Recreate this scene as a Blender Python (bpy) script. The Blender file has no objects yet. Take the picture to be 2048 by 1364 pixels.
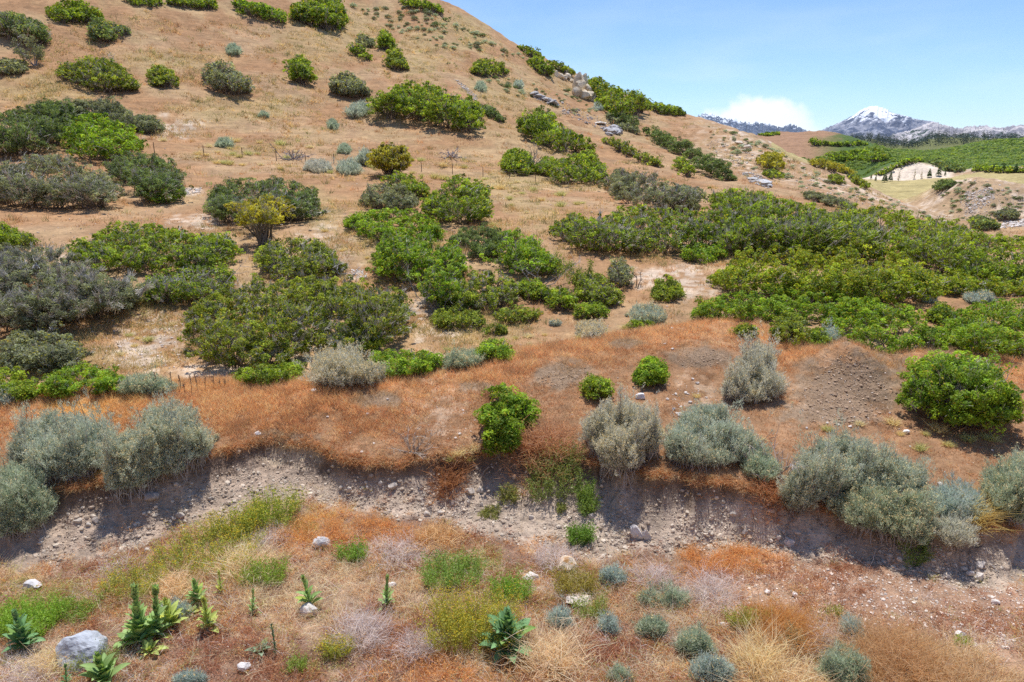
import bpy, math
import numpy as np

# ------------------------------------------------------------------ basics
F, CU, CV = 1365.33, 1024.0, 682.0            # lens: 24 mm on a 36 mm gate, photo 2048 x 1364
PITCH, CAMZ = math.radians(15.6), 7.0
CP, SP = math.cos(PITCH), math.sin(PITCH)
SC = bpy.context.scene
COL = SC.collection


def ray(u, v):
    cx = (np.asarray(u, float) - CU) / F
    cy = (CV - np.asarray(v, float)) / F
    dy = CP + SP * cy
    dz = -SP + CP * cy
    return np.arctan2(cx, dy), dz / np.hypot(cx, dy)


def project(x, y, z):
    dz = z - CAMZ
    d = y * CP - dz * SP
    d = np.where(d < 0.05, 0.05, d)
    return CU + F * x / d, CV - F * (y * SP + dz * CP) / d


def hsh(ix, iy, iz, seed):
    h = (ix.astype(np.int64) * 374761393 + iy.astype(np.int64) * 668265263 + iz.astype(np.int64) * 1440662683 + seed * 974634777) & 0xFFFFFFFF
    h = ((h ^ (h >> 13)) * 1274126177) & 0xFFFFFFFF
    h = ((h ^ (h >> 16)) * 2246822519) & 0xFFFFFFFF
    return ((h ^ (h >> 15)) & 0xFFFFFF) / float(0xFFFFFF)


def noise(x, y, z=None, seed=0):
    x = np.asarray(x, float); y = np.asarray(y, float)
    ix = np.floor(x); iy = np.floor(y)
    fx = x - ix; fy = y - iy
    fx = fx * fx * (3 - 2 * fx); fy = fy * fy * (3 - 2 * fy)
    if z is None:
        k = np.zeros_like(ix)
        a = hsh(ix, iy, k, seed) * (1 - fx) + hsh(ix + 1, iy, k, seed) * fx
        b = hsh(ix, iy + 1, k, seed) * (1 - fx) + hsh(ix + 1, iy + 1, k, seed) * fx
        return a * (1 - fy) + b * fy
    z = np.asarray(z, float)
    iz = np.floor(z); fz = z - iz; fz = fz * fz * (3 - 2 * fz)
    o = []
    for kz in (iz, iz + 1):
        a = hsh(ix, iy, kz, seed) * (1 - fx) + hsh(ix + 1, iy, kz, seed) * fx
        b = hsh(ix, iy + 1, kz, seed) * (1 - fx) + hsh(ix + 1, iy + 1, kz, seed) * fx
        o.append(a * (1 - fy) + b * fy)
    return o[0] * (1 - fz) + o[1] * fz


def fbm(x, y, oct=4, seed=0, z=None, gain=0.5):
    s = 0.0; a = 1.0; t = 0.0
    for k in range(oct):
        s = s + a * noise(x * 2 ** k + 17.3 * k, y * 2 ** k - 9.1 * k, None if z is None else z * 2 ** k, seed + k)
        t += a; a *= gain
    return s / t


def sstep(a, b, x):
    t = np.clip((x - a) / (b - a), 0, 1)
    return t * t * (3 - 2 * t)


def mixc(a, b, t):
    return a * (1 - t[:, None]) + b * t[:, None]


def inpoly(poly, u, v):
    u = np.asarray(u, float); v = np.asarray(v, float)
    r = np.zeros(u.shape, bool)
    n = len(poly)
    for i in range(n):
        x1, y1 = poly[i]; x2, y2 = poly[(i + 1) % n]
        if y1 == y2:
            continue
        c = (y1 > v) != (y2 > v)
        r ^= c & (u < (x2 - x1) * (v - y1) / (y2 - y1) + x1)
    return r


# ------------------------------------------------------------------ terrain: feature lines of the place, joined into one height field
AZ = np.radians(np.concatenate([np.arange(-180, -40, 4.0), np.linspace(-40, 40, 661), np.arange(44, 181, 4.0)]))
RR = np.concatenate([[0.0, 0.5, 2, 4, 5.5, 6.2], np.arange(6.6, 14.2, 0.03), np.arange(14.2, 24, 0.07),
                     np.geomspace(24, 900, 400), np.geomspace(930, 14000, 50)])


def tab(az, val):
    o = np.argsort(az)
    a, q = np.asarray(az)[o], np.asarray(val, float)[o]
    t = np.interp(AZ, a, q)
    m = 0.5 * (q[0] + q[-1])
    w = sstep(math.radians(60), math.radians(150), np.abs(AZ))
    t = t * (1 - w) + m * w
    k = np.exp(-np.linspace(-2, 2, 7) ** 2); k /= k.sum()
    return np.convolve(np.pad(t, 3, mode='edge'), k, mode='valid')


def line_z(pts, k=1.0):               # (u, v, z): a line of known height
    p = np.array(pts, float); p[:, 2] *= k; az, te = ray(p[:, 0], p[:, 1])
    return tab(az, (p[:, 2] - CAMZ) / te), tab(az, p[:, 2])


def line_r(pts):                      # (u, v, r): a line of known distance
    p = np.array(pts, float); az, te = ray(p[:, 0], p[:, 1])
    return tab(az, p[:, 2]), tab(az, CAMZ + p[:, 2] * te)


def line_rz(pts):                     # (u, r, z)
    p = np.array(pts, float); az, te = ray(p[:, 0], np.full(len(p), 400.0))
    return tab(az, p[:, 1]), tab(az, p[:, 2])


TOE = line_z([(-300, 1160, 0), (0, 1145, 0), (200, 1125, 0), (300, 1080, .05), (350, 1062, .05), (440, 1042, .08), (500, 1005, .15), (600, 990, .2),
              (650, 1003, .15), (730, 1022, .1), (800, 1032, .08), (900, 1047, .05), (1000, 1085, 0), (1150, 1110, 0), (1400, 1107, 0), (1500, 1095, 0),
              (1600, 1115, 0), (1750, 1130, 0), (1850, 1150, 0), (2048, 1190, 0), (2400, 1230, 0)])
RIM = line_z([(-300, 1000, .95), (0, 990, .95), (100, 982, .95), (200, 962, 1.0), (330, 945, 1.0), (430, 906, 1.0), (520, 884, 1.0), (600, 884, .98),
              (645, 905, .93), (690, 924, .88), (800, 926, .9), (940, 908, 1.0), (1050, 908, 1.05), (1170, 925, 1.1), (1300, 948, 1.1), (1400, 958, 1.1),
              (1500, 983, .95), (1580, 1000, .80), (1680, 1026, .68), (1800, 1056, .6), (1900, 1068, .65), (2048, 1060, .6), (2400, 1060, .6)], .9)
MID = line_z([(-300, 880, 1.1), (0, 870, 1.12), (400, 852, 1.15), (560, 838, 1.15), (700, 858, 1.1), (1000, 850, 1.22), (1300, 850, 1.28), (1600, 850, 1.2),
              (1900, 880, 1.05), (2048, 900, .98), (2400, 900, .98)])
CREST = line_z([(-300, 800, 1.5), (0, 795, 1.5), (250, 785, 1.5), (400, 772, 1.5), (600, 773, 1.5), (700, 766, 1.5), (800, 751, 1.6), (900, 734, 1.65),
                (1000, 717, 1.75), (1100, 698, 1.8), (1200, 680, 1.9), (1300, 662, 1.95), (1400, 650, 2.0), (1500, 643, 2.0), (1560, 676, 1.85),
                (1620, 700, 1.76), (1690, 706, 1.78), (1740, 710, 1.76), (1800, 712, 1.7), (1900, 705, 1.7), (2048, 730, 1.6), (2400, 760, 1.5)])
R30 = line_rz([(-300, 30, 2.95), (0, 30, 2.9), (1024, 30, 2.85), (1500, 30, 2.45), (1850, 30, 2.0), (2048, 30, 1.6), (2400, 30, 1.2)])
R45 = line_rz([(-300, 45, 4.6), (0, 45, 4.5), (750, 45, 4.3), (1024, 45, 4.0), (1300, 45, 3.5), (1500, 45, 3.1), (1700, 45, 2.5), (1850, 45, 1.7), (2048, 45, 1.0), (2400, 45, .5)])
R60 = line_rz([(-300, 60, 6.6), (0, 60, 6.4), (400, 60, 6.15), (750, 60, 5.75), (1024, 60, 4.9), (1300, 60, 4.2), (1500, 60, 3.6), (1700, 60, 2.5), (1850, 60, 1.2), (2048, 60, 0.0), (2400, 60, -.5)])
SKY = line_r([(-400, -500, 250), (0, -420, 240), (400, -280, 235), (700, -110, 215), (780, -50, 190), (860, 2, 168), (940, 42, 166), (1040, 98, 166), (1110, 134, 166),
              (1180, 168, 168), (1260, 198, 172), (1370, 228, 178), (1450, 257, 152), (1560, 300, 132), (1640, 332, 120), (1720, 366, 108), (1800, 397, 94),
              (1870, 424, 84), (1950, 440, 79), (2048, 453, 76), (2400, 470, 74)])
UP = (R60[0] + (SKY[0] - R60[0]) * 0.5, R60[1] + (SKY[1] - R60[1]) * 0.455)
LIP = (RIM[0] - 0.11, RIM[1] - 0.24)
L = [(np.full_like(AZ, 0.0), np.full_like(AZ, 0.0)), (np.full_like(AZ, 6.2), np.full_like(AZ, 0.0)), TOE, LIP, RIM, MID, CREST,
     (CREST[0] + 1.5, CREST[1] - 0.22), R30, R45, R60, UP, SKY]
dipw = sstep(math.radians(10), math.radians(18), AZ)
DIP = (SKY[0] + 12, SKY[1] - (4 * (1 - dipw) + 0.9 * dipw))
L.append(DIP)
MT = line_r([(1300, 330, 104), (1780, 420, 104), (1830, 402, 104), (1870, 376, 104), (1905, 358, 104), (1960, 345, 104), (2000, 352, 104), (2048, 366, 104), (2300, 400, 104)])
MT = (np.maximum(MT[0], SKY[0] + 26), np.where(AZ < math.radians(27), np.minimum(MT[1], DIP[1] - 0.6), MT[1]))
L.append(MT)
FL = line_rz([(-300, 260, 20), (1300, 235, 3), (1500, 180, 0), (1650, 142, -1.0), (1750, 138, -1.3), (1900, 138, -1.0), (2048, 138, -.4), (2300, 138, 0)])
FL = (np.maximum(FL[0], MT[0] + 15), np.minimum(FL[1], MT[1] - 1.0)); L.append(FL)
FT = line_r([(1300, 370, 200), (1650, 366, 200), (1740, 360, 200), (1800, 359, 200), (1900, 352, 200), (1960, 344, 200), (2048, 340, 200), (2300, 338, 200)])
FT = (np.maximum(FT[0], FL[0] + 20), FT[1]); L.append(FT)
PT = line_r([(1300, 372, 213), (1680, 370, 213), (1730, 357, 213), (1765, 341, 213), (1800, 329, 213), (1835, 325, 213), (1868, 330, 213), (1895, 345, 213),
             (1915, 349, 213), (1960, 338, 213), (2048, 333, 213), (2300, 330, 213)])
PT = (FT[0] + 13, PT[1]); L.append(PT)
RH = line_r([(1300, 285, 340), (1480, 276, 340), (1560, 265, 340), (1640, 263, 340), (1690, 269, 340), (1740, 287, 340), (1800, 308, 340), (1850, 317, 340), (1900, 320, 340), (2048, 318, 340), (2300, 318, 340)])
RH = (np.maximum(RH[0], PT[0] + 60), RH[1]); L.append(RH)
L.append((RH[0] + 90, np.minimum(RH[1] - 1, 4.0)))
GH = line_r([(1300, 302, 650), (1640, 306, 650), (1740, 304, 650), (1800, 303, 650), (1860, 306, 650), (1900, 300, 650), (1940, 291, 650), (1990, 284, 650), (2048, 280, 650), (2300, 274, 650)])
L.append(GH)
L.append((np.full_like(AZ, 900.0), np.full_like(AZ, 3.0)))
CR = line_r([(1300, 304, 1600), (1660, 294, 1600), (1700, 282, 1600), (1740, 278, 1600), (1790, 289, 1600), (1830, 286, 1600), (1880, 275, 1600), (1960, 276, 1600), (2048, 280, 1600), (2300, 280, 1600)])
L.append(CR)
L.append((np.full_like(AZ, 2300.0), np.full_like(AZ, -10.0)))
L.append((np.full_like(AZ, 14500.0), np.full_like(AZ, -10.0)))
LR = np.array([q[0] for q in L]); LZ = np.array([q[1] for q in L])
_j = (fbm(AZ * 45, AZ * 0, 3, 5) - .5) * 0.42
LR[3] += _j; LR[4] += _j
LR[2] += (fbm(AZ * 40, AZ * 0 + 3, 2, 8) - .5) * 0.35
for k in range(1, len(LR)):
    LR[k] = np.maximum(LR[k], LR[k - 1] + (0.12 if k == 4 else 0.25))
RTOE, RRIM, RCREST, RSKY = LR[2], LR[4], LR[6], LR[12]


def pchip_cols(Rk, Zk, r):
    h = np.diff(Rk, axis=0); d = np.diff(Zk, axis=0) / h
    m = np.zeros_like(Zk)
    w1 = 2 * h[1:] + h[:-1]; w2 = h[1:] + 2 * h[:-1]
    ok = d[1:] * d[:-1] > 0
    with np.errstate(all='ignore'):
        m[1:-1] = np.where(ok, (w1 + w2) / (w1 / d[:-1] + w2 / d[1:]), 0)
    m[0] = d[0]; m[-1] = d[-1]
    out = np.empty((Rk.shape[1], len(r)))
    for c in range(Rk.shape[1]):
        i = np.clip(np.searchsorted(Rk[:, c], r, side='right') - 1, 0, Rk.shape[0] - 2)
        hh = h[i, c]; t = (r - Rk[i, c]) / hh
        t2 = t * t; t3 = t2 * t
        out[c] = (2 * t3 - 3 * t2 + 1) * Zk[i, c] + (t3 - 2 * t2 + t) * hh * m[i, c] + (-2 * t3 + 3 * t2) * Zk[i + 1, c] + (t3 - t2) * hh * m[i + 1, c]
    return out


TZ = pchip_cols(LR, LZ, RR)                               # (columns, rows)
GX = np.sin(AZ)[:, None] * RR[None]; GY = np.cos(AZ)[:, None] * RR[None]
_bank = sstep(-.15, .1, RR[None] - RTOE[:, None]) * (1 - sstep(-.1, .25, RR[None] - RRIM[:, None]))
_amp = np.interp(RR, [0, 8, 14, 20, 30, 60, 120, 220, 600, 2000], [.02, .05, .06, .10, .22, .45, .9, .8, 2.0, 6.0])[None]
TZ = TZ + _amp * (fbm(GX / 2.2, GY / 2.2, 3, 11) - .5) * (1 - _bank) * 1.0
TZ = TZ + np.interp(RR, [0, 40, 90, 150, 300], [0, 0, 1.6, 2.4, 1.5])[None] * (fbm(GX / 13., GY / 13., 2, 31) - .5)
TZ = TZ + _bank * ((fbm(GX / .5, GY / .5, 3, 21) - .5) * .17 + (fbm(GX / .14, GY / .14, 3, 22) - .5) * .11)
TZ = TZ + (RR[None] < 26) * (fbm(GX / .16, GY / .16, 2, 23) - .5) * .03


def bump_at(u, v, hgt, rad):
    """a low mound of spoil on the terrace"""
    global TZ
    p = place(u, v)[0]
    TZ = TZ + hgt * np.exp(-((GX - p[0]) ** 2 + (GY - p[1]) ** 2) / (2 * rad * rad))


def column(az):
    i = int(np.clip(np.searchsorted(AZ, az) - 1, 0, len(AZ) - 2))
    t = (az - AZ[i]) / (AZ[i + 1] - AZ[i])
    return TZ[i] * (1 - t) + TZ[i + 1] * t


def ground(x, y):
    x = np.asarray(x, float); y = np.asarray(y, float)
    a = np.arctan2(x, y); r = np.hypot(x, y)
    i = np.clip(np.searchsorted(AZ, a) - 1, 0, len(AZ) - 2); j = np.clip(np.searchsorted(RR, r) - 1, 0, len(RR) - 2)
    s = (a - AZ[i]) / (AZ[i + 1] - AZ[i]); t = (r - RR[j]) / (RR[j + 1] - RR[j])
    return TZ[i, j] * (1 - s) * (1 - t) + TZ[i + 1, j] * s * (1 - t) + TZ[i, j + 1] * (1 - s) * t + TZ[i + 1, j + 1] * s * t


def place(u, v):
    """where the line of sight of a photo pixel meets the ground: world point and photo pixels per metre there"""
    az, te = ray(u, v)
    z = column(float(az))
    d = z - (CAMZ + RR * te)
    k = np.nonzero(d[3:] >= 0)[0]
    if len(k) == 0:
        r = RSKY[np.argmin(np.abs(AZ - az))]
    else:
        k = k[0] + 3
        t = d[k - 1] / (d[k - 1] - d[k]) if d[k - 1] < 0 else 0
        r = RR[k - 1] + t * (RR[k] - RR[k - 1])
    x, y = r * math.sin(az), r * math.cos(az)
    zz = float(ground(x, y))
    dep = y * CP - (zz - CAMZ) * SP
    return np.array([x, y, zz]), F / dep


def place_many(u, v):
    out = np.empty((len(u), 3)); pp = np.empty(len(u))
    for k in range(len(u)):
        out[k], pp[k] = place(u[k], v[k])
    return out, pp


bump_at(1690, 742, .72, .60)
bump_at(1665, 790, .16, .5)
bump_at(1400, 715, .16, .7)
bump_at(1110, 745, .12, .9)


# ------------------------------------------------------------------ meshes
def mesh(name, V, Fc, C=None, mat=None, smooth=False):
    """one mesh from vertex, face and colour arrays (faces all of one size, or a list of such arrays)"""
    me = bpy.data.meshes.new(name)
    Fs = Fc if isinstance(Fc, list) else [Fc]
    Fs = [np.asarray(q, np.int32) for q in Fs if len(q)]
    me.vertices.add(len(V)); me.vertices.foreach_set('co', np.asarray(V, np.float32).ravel())
    li = np.concatenate([q.ravel() for q in Fs]); lt = np.concatenate([np.full(len(q), q.shape[1], np.int32) for q in Fs])
    me.loops.add(len(li)); me.loops.foreach_set('vertex_index', li)
    me.polygons.add(len(lt)); me.polygons.foreach_set('loop_start', np.concatenate([[0], np.cumsum(lt)[:-1]]).astype(np.int32))
    if smooth:
        me.polygons.foreach_set('use_smooth', np.ones(len(lt), bool))
    else:
        me.polygons.foreach_set('use_smooth', np.zeros(len(lt), bool))
    if C is not None:
        at = me.color_attributes.new('Col', 'FLOAT_COLOR', 'POINT')
        c4 = np.ones((len(V), 4), np.float32); c4[:, :3] = np.clip(C, 0, 1)
        at.data.foreach_set('color', c4.ravel())
    me.update(calc_edges=True)
    if mat is not None:
        me.materials.append(mat)
    return me


def link(name, me, parent=None, loc=(0, 0, 0)):
    o = bpy.data.objects.new(name, me); COL.objects.link(o); o.location = loc
    if parent is not None:
        o.parent = parent
    return o


def tag(o, label=None, cat=None, group=None, kind=None):
    if label: o['label'] = label
    if cat: o['category'] = cat
    if group: o['group'] = group
    if kind: o['kind'] = kind
    return o


def empty(name, loc):
    o = bpy.data.objects.new(name, None); COL.objects.link(o); o.location = loc
    o.empty_display_size = .3
    return o


def unit(a):
    return a / np.maximum(np.linalg.norm(a, axis=-1, keepdims=True), 1e-9)


def rdir(n, g):
    return unit(g.normal(size=(n, 3)))


def leaves(P, N, s, C, g, w=.62):
    """diamond leaves: centre, facing, size, colour"""
    n = len(P)
    t = unit(np.cross(N, rdir(n, g))); b = np.cross(N, t)
    s = np.asarray(s)[:, None] if np.ndim(s) else s
    V = np.empty((n, 4, 3))
    V[:, 0] = P - t * s * .55; V[:, 2] = P + t * s * .55
    V[:, 1] = P + b * s * .5 * w + N * s * .08; V[:, 3] = P - b * s * .5 * w + N * s * .08
    Fc = np.arange(n * 4).reshape(n, 4)
    return V.reshape(-1, 3), Fc, np.repeat(C, 4, axis=0)


def blades(P, D, ln, w, C, g, bend=.35, segs=2, tip=1.0):
    """grass blades or narrow leaves: base, direction, length, width, colour; each bends over a little"""
    n = len(P)
    D = unit(D)
    side = unit(np.cross(D, rdir(n, g)))
    droop = unit(rdir(n, g) * [1, 1, .3] + [0, 0, -.15]) * bend
    ln = np.broadcast_to(np.asarray(ln, float), (n,))[:, None]; w = np.asarray(w)[:, None] * np.ones((n, 1)) if np.ndim(w) else np.full((n, 1), w)
    if segs == 1:
        V = np.stack([P - side * w * .5, P + side * w * .5, P + (D + droop * .5) * ln], 1)
        c = np.stack([C, C, C * tip], 1)
        return V.reshape(-1, 3), np.arange(n * 3).reshape(n, 3), c.reshape(-1, 3)
    mid = P + D * ln * .55 + droop * ln * .12
    end = P + (D + droop * .9) * ln
    V = np.stack([P - side * w * .4, P + side * w * .4, mid - side * w * .5, mid + side * w * .5, end - side * w * .12, end + side * w * .12], 1)
    b = np.arange(n)[:, None] * 6
    Fc = np.concatenate([b + [0, 1, 3, 2], b + [2, 3, 5, 4]])
    c = np.stack([C, C, C, C, C * tip, C * tip], 1)
    return V.reshape(-1, 3), Fc, c.reshape(-1, 3)


def tubes(L, rad, C, k=3):
    """tapered stems along polylines L (n, s, 3), radii (n, s), colours (n, 3)"""
    n, s, _ = L.shape
    ax = unit(L[:, -1] - L[:, 0])
    ref = np.where(np.abs(ax[:, 2:3]) > .9, [[1., 0, 0]], [[0, 0, 1.]])
    a = unit(np.cross(ax, ref)); b = np.cross(ax, a)
    th = np.arange(k) * 2 * np.pi / k
    ring = a[:, None, :] * np.cos(th)[None, :, None] + b[:, None, :] * np.sin(th)[None, :, None]
    V = L[:, :, None, :] + ring[:, None] * rad[:, :, None, None]
    base = (np.arange(n) * s * k)[:, None, None, None]
    i = np.arange(s - 1)[None, :, None, None] * k; j = np.arange(k)[None, None, :, None]; j2 = (j + 1) % k
    Fc = np.concatenate([base + i + j, base + i + j2, base + i + k + j2, base + i + k + j], -1).reshape(-1, 4)
    return V.reshape(-1, 3), Fc, np.repeat(C, s * k, axis=0)


def join(parts):
    V = []; Fc = []; C = []; o = 0
    for v, f, c in parts:
        V.append(v); Fc.append(f + o); C.append(c); o += len(v)
    w = sorted(set(q.shape[1] for q in Fc))
    Fl = [np.concatenate([q for q in Fc if q.shape[1] == k]) for k in w]
    return np.concatenate(V), (Fl if len(Fl) > 1 else Fl[0]), np.concatenate(C)


def lin(r, g, b, k=1.0):
    q = np.array([r, g, b]) / 255.0
    return np.where(q <= .04045, q / 12.92, ((q + .055) / 1.055) ** 2.4) * k


# ------------------------------------------------------------------ materials
def nt(name):
    m = bpy.data.materials.new(name); m.use_nodes = True
    t = m.node_tree; t.nodes.clear()
    return m, t, t.nodes, t.links


def mat_leaf(name, trans=.35, rough=.55, spec=.25, warm=(1.15, 1.1, .55)):
    m, t, N, K = nt(name)
    out = N.new('ShaderNodeOutputMaterial'); at = N.new('ShaderNodeAttribute'); at.attribute_name = 'Col'
    p = N.new('ShaderNodeBsdfPrincipled'); p.inputs['Roughness'].default_value = rough; p.inputs['Specular IOR Level'].default_value = spec
    K.new(at.outputs['Color'], p.inputs['Base Color'])
    if trans > 0:
        tr = N.new('ShaderNodeBsdfTranslucent'); mx = N.new('ShaderNodeMixShader'); mx.inputs[0].default_value = trans
        ml = N.new('ShaderNodeMix'); ml.data_type = 'RGBA'; ml.blend_type = 'MULTIPLY'; ml.inputs[0].default_value = 1
        ml.inputs[7].default_value = (*warm, 1)
        K.new(at.outputs['Color'], ml.inputs[6]); K.new(ml.outputs[2], tr.inputs[0])
        K.new(p.outputs[0], mx.inputs[1]); K.new(tr.outputs[0], mx.inputs[2]); K.new(mx.outputs[0], out.inputs[0])
    else:
        K.new(p.outputs[0], out.inputs[0])
    return m


def mat_solid(name, scale=30., lo=.7, hi=1.25, rough=.85, bump=.3, dist=.02, spec=.2):
    """attribute colour broken up by fine noise, with relief"""
    m, t, N, K = nt(name)
    out = N.new('ShaderNodeOutputMaterial'); at = N.new('ShaderNodeAttribute'); at.attribute_name = 'Col'
    p = N.new('ShaderNodeBsdfPrincipled'); p.inputs['Roughness'].default_value = rough; p.inputs['Specular IOR Level'].default_value = spec
    g = N.new('ShaderNodeNewGeometry'); n = N.new('ShaderNodeTexNoise'); n.inputs['Scale'].default_value = scale; n.inputs['Detail'].default_value = 5
    n.inputs['Roughness'].default_value = .65
    K.new(g.outputs['Position'], n.inputs['Vector'])
    mr = N.new('ShaderNodeMapRange'); mr.inputs[1].default_value = .3; mr.inputs[2].default_value = .7; mr.inputs[3].default_value = lo; mr.inputs[4].default_value = hi
    K.new(n.outputs['Fac'], mr.inputs[0])
    ml = N.new('ShaderNodeVectorMath'); ml.operation = 'SCALE'
    K.new(at.outputs['Color'], ml.inputs[0]); K.new(mr.outputs[0], ml.inputs['Scale']); K.new(ml.outputs[0], p.inputs['Base Color'])
    b = N.new('ShaderNodeBump'); b.inputs['Strength'].default_value = bump; b.inputs['Distance'].default_value = dist
    K.new(n.outputs['Fac'], b.inputs['Height']); K.new(b.outputs[0], p.inputs['Normal'])
    K.new(p.outputs[0], out.inputs[0])
    return m


def mat_ground():
    m, t, N, K = nt('soil')
    out = N.new('ShaderNodeOutputMaterial'); at = N.new('ShaderNodeAttribute'); at.attribute_name = 'Col'
    p = N.new('ShaderNodeBsdfPrincipled'); p.inputs['Roughness'].default_value = .95; p.inputs['Specular IOR Level'].default_value = .1
    g = N.new('ShaderNodeNewGeometry')
    prev = at.outputs['Color']; heights = []
    for sc, lo, hi, det in ((45., .72, 1.25, 4), (9., .78, 1.2, 4), (1.6, .74, 1.22, 6), (.35, .84, 1.14, 4)):
        n = N.new('ShaderNodeTexNoise'); n.inputs['Scale'].default_value = sc; n.inputs['Detail'].default_value = det; n.inputs['Roughness'].default_value = .68
        K.new(g.outputs['Position'], n.inputs['Vector'])
        mr = N.new('ShaderNodeMapRange'); mr.inputs[1].default_value = .3; mr.inputs[2].default_value = .7; mr.inputs[3].default_value = lo; mr.inputs[4].default_value = hi
        K.new(n.outputs['Fac'], mr.inputs[0])
        ml = N.new('ShaderNodeVectorMath'); ml.operation = 'SCALE'
        K.new(prev, ml.inputs[0]); K.new(mr.outputs[0], ml.inputs['Scale']); prev = ml.outputs[0]
        heights.append((n.outputs['Fac'], sc))
    # faint terracettes along the contours of the slopes
    mp = N.new('ShaderNodeMapping'); mp.inputs['Scale'].default_value = (.10, .10, 3.2)
    K.new(g.outputs['Position'], mp.inputs['Vector'])
    n = N.new('ShaderNodeTexNoise'); n.inputs['Scale'].default_value = 1.0; n.inputs['Detail'].default_value = 4; n.inputs['Roughness'].default_value = .6
    K.new(mp.outputs[0], n.inputs['Vector'])
    mr = N.new('ShaderNodeMapRange'); mr.inputs[1].default_value = .35; mr.inputs[2].default_value = .65; mr.inputs[3].default_value = .90; mr.inputs[4].default_value = 1.09
    K.new(n.outputs['Fac'], mr.inputs[0])
    ml = N.new('ShaderNodeVectorMath'); ml.operation = 'SCALE'
    K.new(prev, ml.inputs[0]); K.new(mr.outputs[0], ml.inputs['Scale'])
    K.new(ml.outputs[0], p.inputs['Base Color'])
    nrm = None
    for (h, sc), d in zip(heights[:3] + [(n.outputs['Fac'], 0)], (.012, .05, .15, .28)):
        b = N.new('ShaderNodeBump'); b.inputs['Strength'].default_value = .55; b.inputs['Distance'].default_value = d
        K.new(h, b.inputs['Height'])
        if nrm is not None: K.new(nrm, b.inputs['Normal'])
        nrm = b.outputs[0]
    K.new(nrm, p.inputs['Normal'])
    K.new(p.outputs[0], out.inputs[0])
    return m


M_OAK = mat_leaf('oak_leaf', .45)
M_SAGE = mat_leaf('sage_leaf', .40, .8, .1, (1.05, 1.05, .95))
M_GRASS = mat_leaf('dry_grass', .5, .7, .15, (1.1, 1.0, .8))
M_BARK = mat_solid('bark', 25, .7, 1.3, .9, .3, .01)
M_ROCK = mat_solid('rock', 9, .72, 1.22, .85, .6, .04)
M_STONE = mat_solid('stone', 40, .8, 1.15, .9, .3, .01)
M_METAL = mat_solid('rusty_post', 30, .7, 1.2, .7, .1, .01)
M_GROUND = mat_ground()
# ------------------------------------------------------------------ colours of the ground
SOIL_FG = np.array([.24, .145, .10]); LITTER = np.array([.42, .29, .19])
BANK = np.array([.47, .37, .285]); BANK_TOP = np.array([.21, .15, .11])
TERR = np.array([.33, .19, .105]); BERM = np.array([.50, .28, .14]); SPOIL = np.array([.30, .21, .14])
RED = np.array([.40, .232, .122]); STRAW = np.array([.42, .31, .155]); PALE = np.array([.60, .48, .37]); TAN = np.array([.47, .33, .20])
FARRED = np.array([.36, .215, .13]); FARGREEN = np.array([.095, .15, .04]); FIELD = np.array([.45, .37, .17]); CUT = np.array([.76, .64, .51])
GOLD = np.array([.66, .40, .14])

PALE_SPOTS = [(300, 690, 70, 45), (325, 655, 60, 30), (712, 547, 26, 9), (640, 505, 60, 40), (382, 384, 18, 8), (395, 445, 45, 14), (110, 530, 60, 18), (350, 575, 40, 15),
              (1400, 790, 45, 55), (1380, 560, 60, 30), (1300, 555, 70, 20), (440, 742, 90, 12), (600, 700, 40, 20), (880, 650, 40, 30), (340, 255, 60, 20), (860, 615, 30, 25), (880, 800, 60, 90)]
SPOIL_SPOTS = [(1120, 750, 55, 24), (1400, 712, 58, 22), (1700, 770, 115, 70), (755, 800, 50, 17), (560, 880, 60, 18), (1640, 820, 90, 30), (1900, 690, 60, 20), (1250, 688, 35, 8), (960, 775, 40, 12)]
STRAW_SPOTS = [(330, 120, 110, 18), (80, 180, 110, 30), (470, 215, 120, 22), (840, 115, 50, 45), (1020, 370, 90, 25), (480, 300, 60, 14), (1000, 190, 60, 40), (620, 90, 60, 50), (700, 60, 80, 60), (930, 60, 60, 40),
               (1060, 420, 50, 30), (300, 600, 60, 20), (960, 650, 90, 40), (250, 720, 80, 20), (640, 420, 40, 40), (740, 460, 30, 60)]


def spots(lst, u, v, soft=.45, seed=3):
    w = np.zeros(u.shape)
    wob = (fbm(u / 22., v / 12., 3, seed) - .5) * 1.5
    for (a, b, ra, rb) in lst:
        d = np.sqrt(((u - a) / ra) ** 2 + ((v - b) / rb) ** 2) + wob
        w = np.maximum(w, 1 - sstep(1 - soft, 1 + soft, d))
    return w


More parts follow.
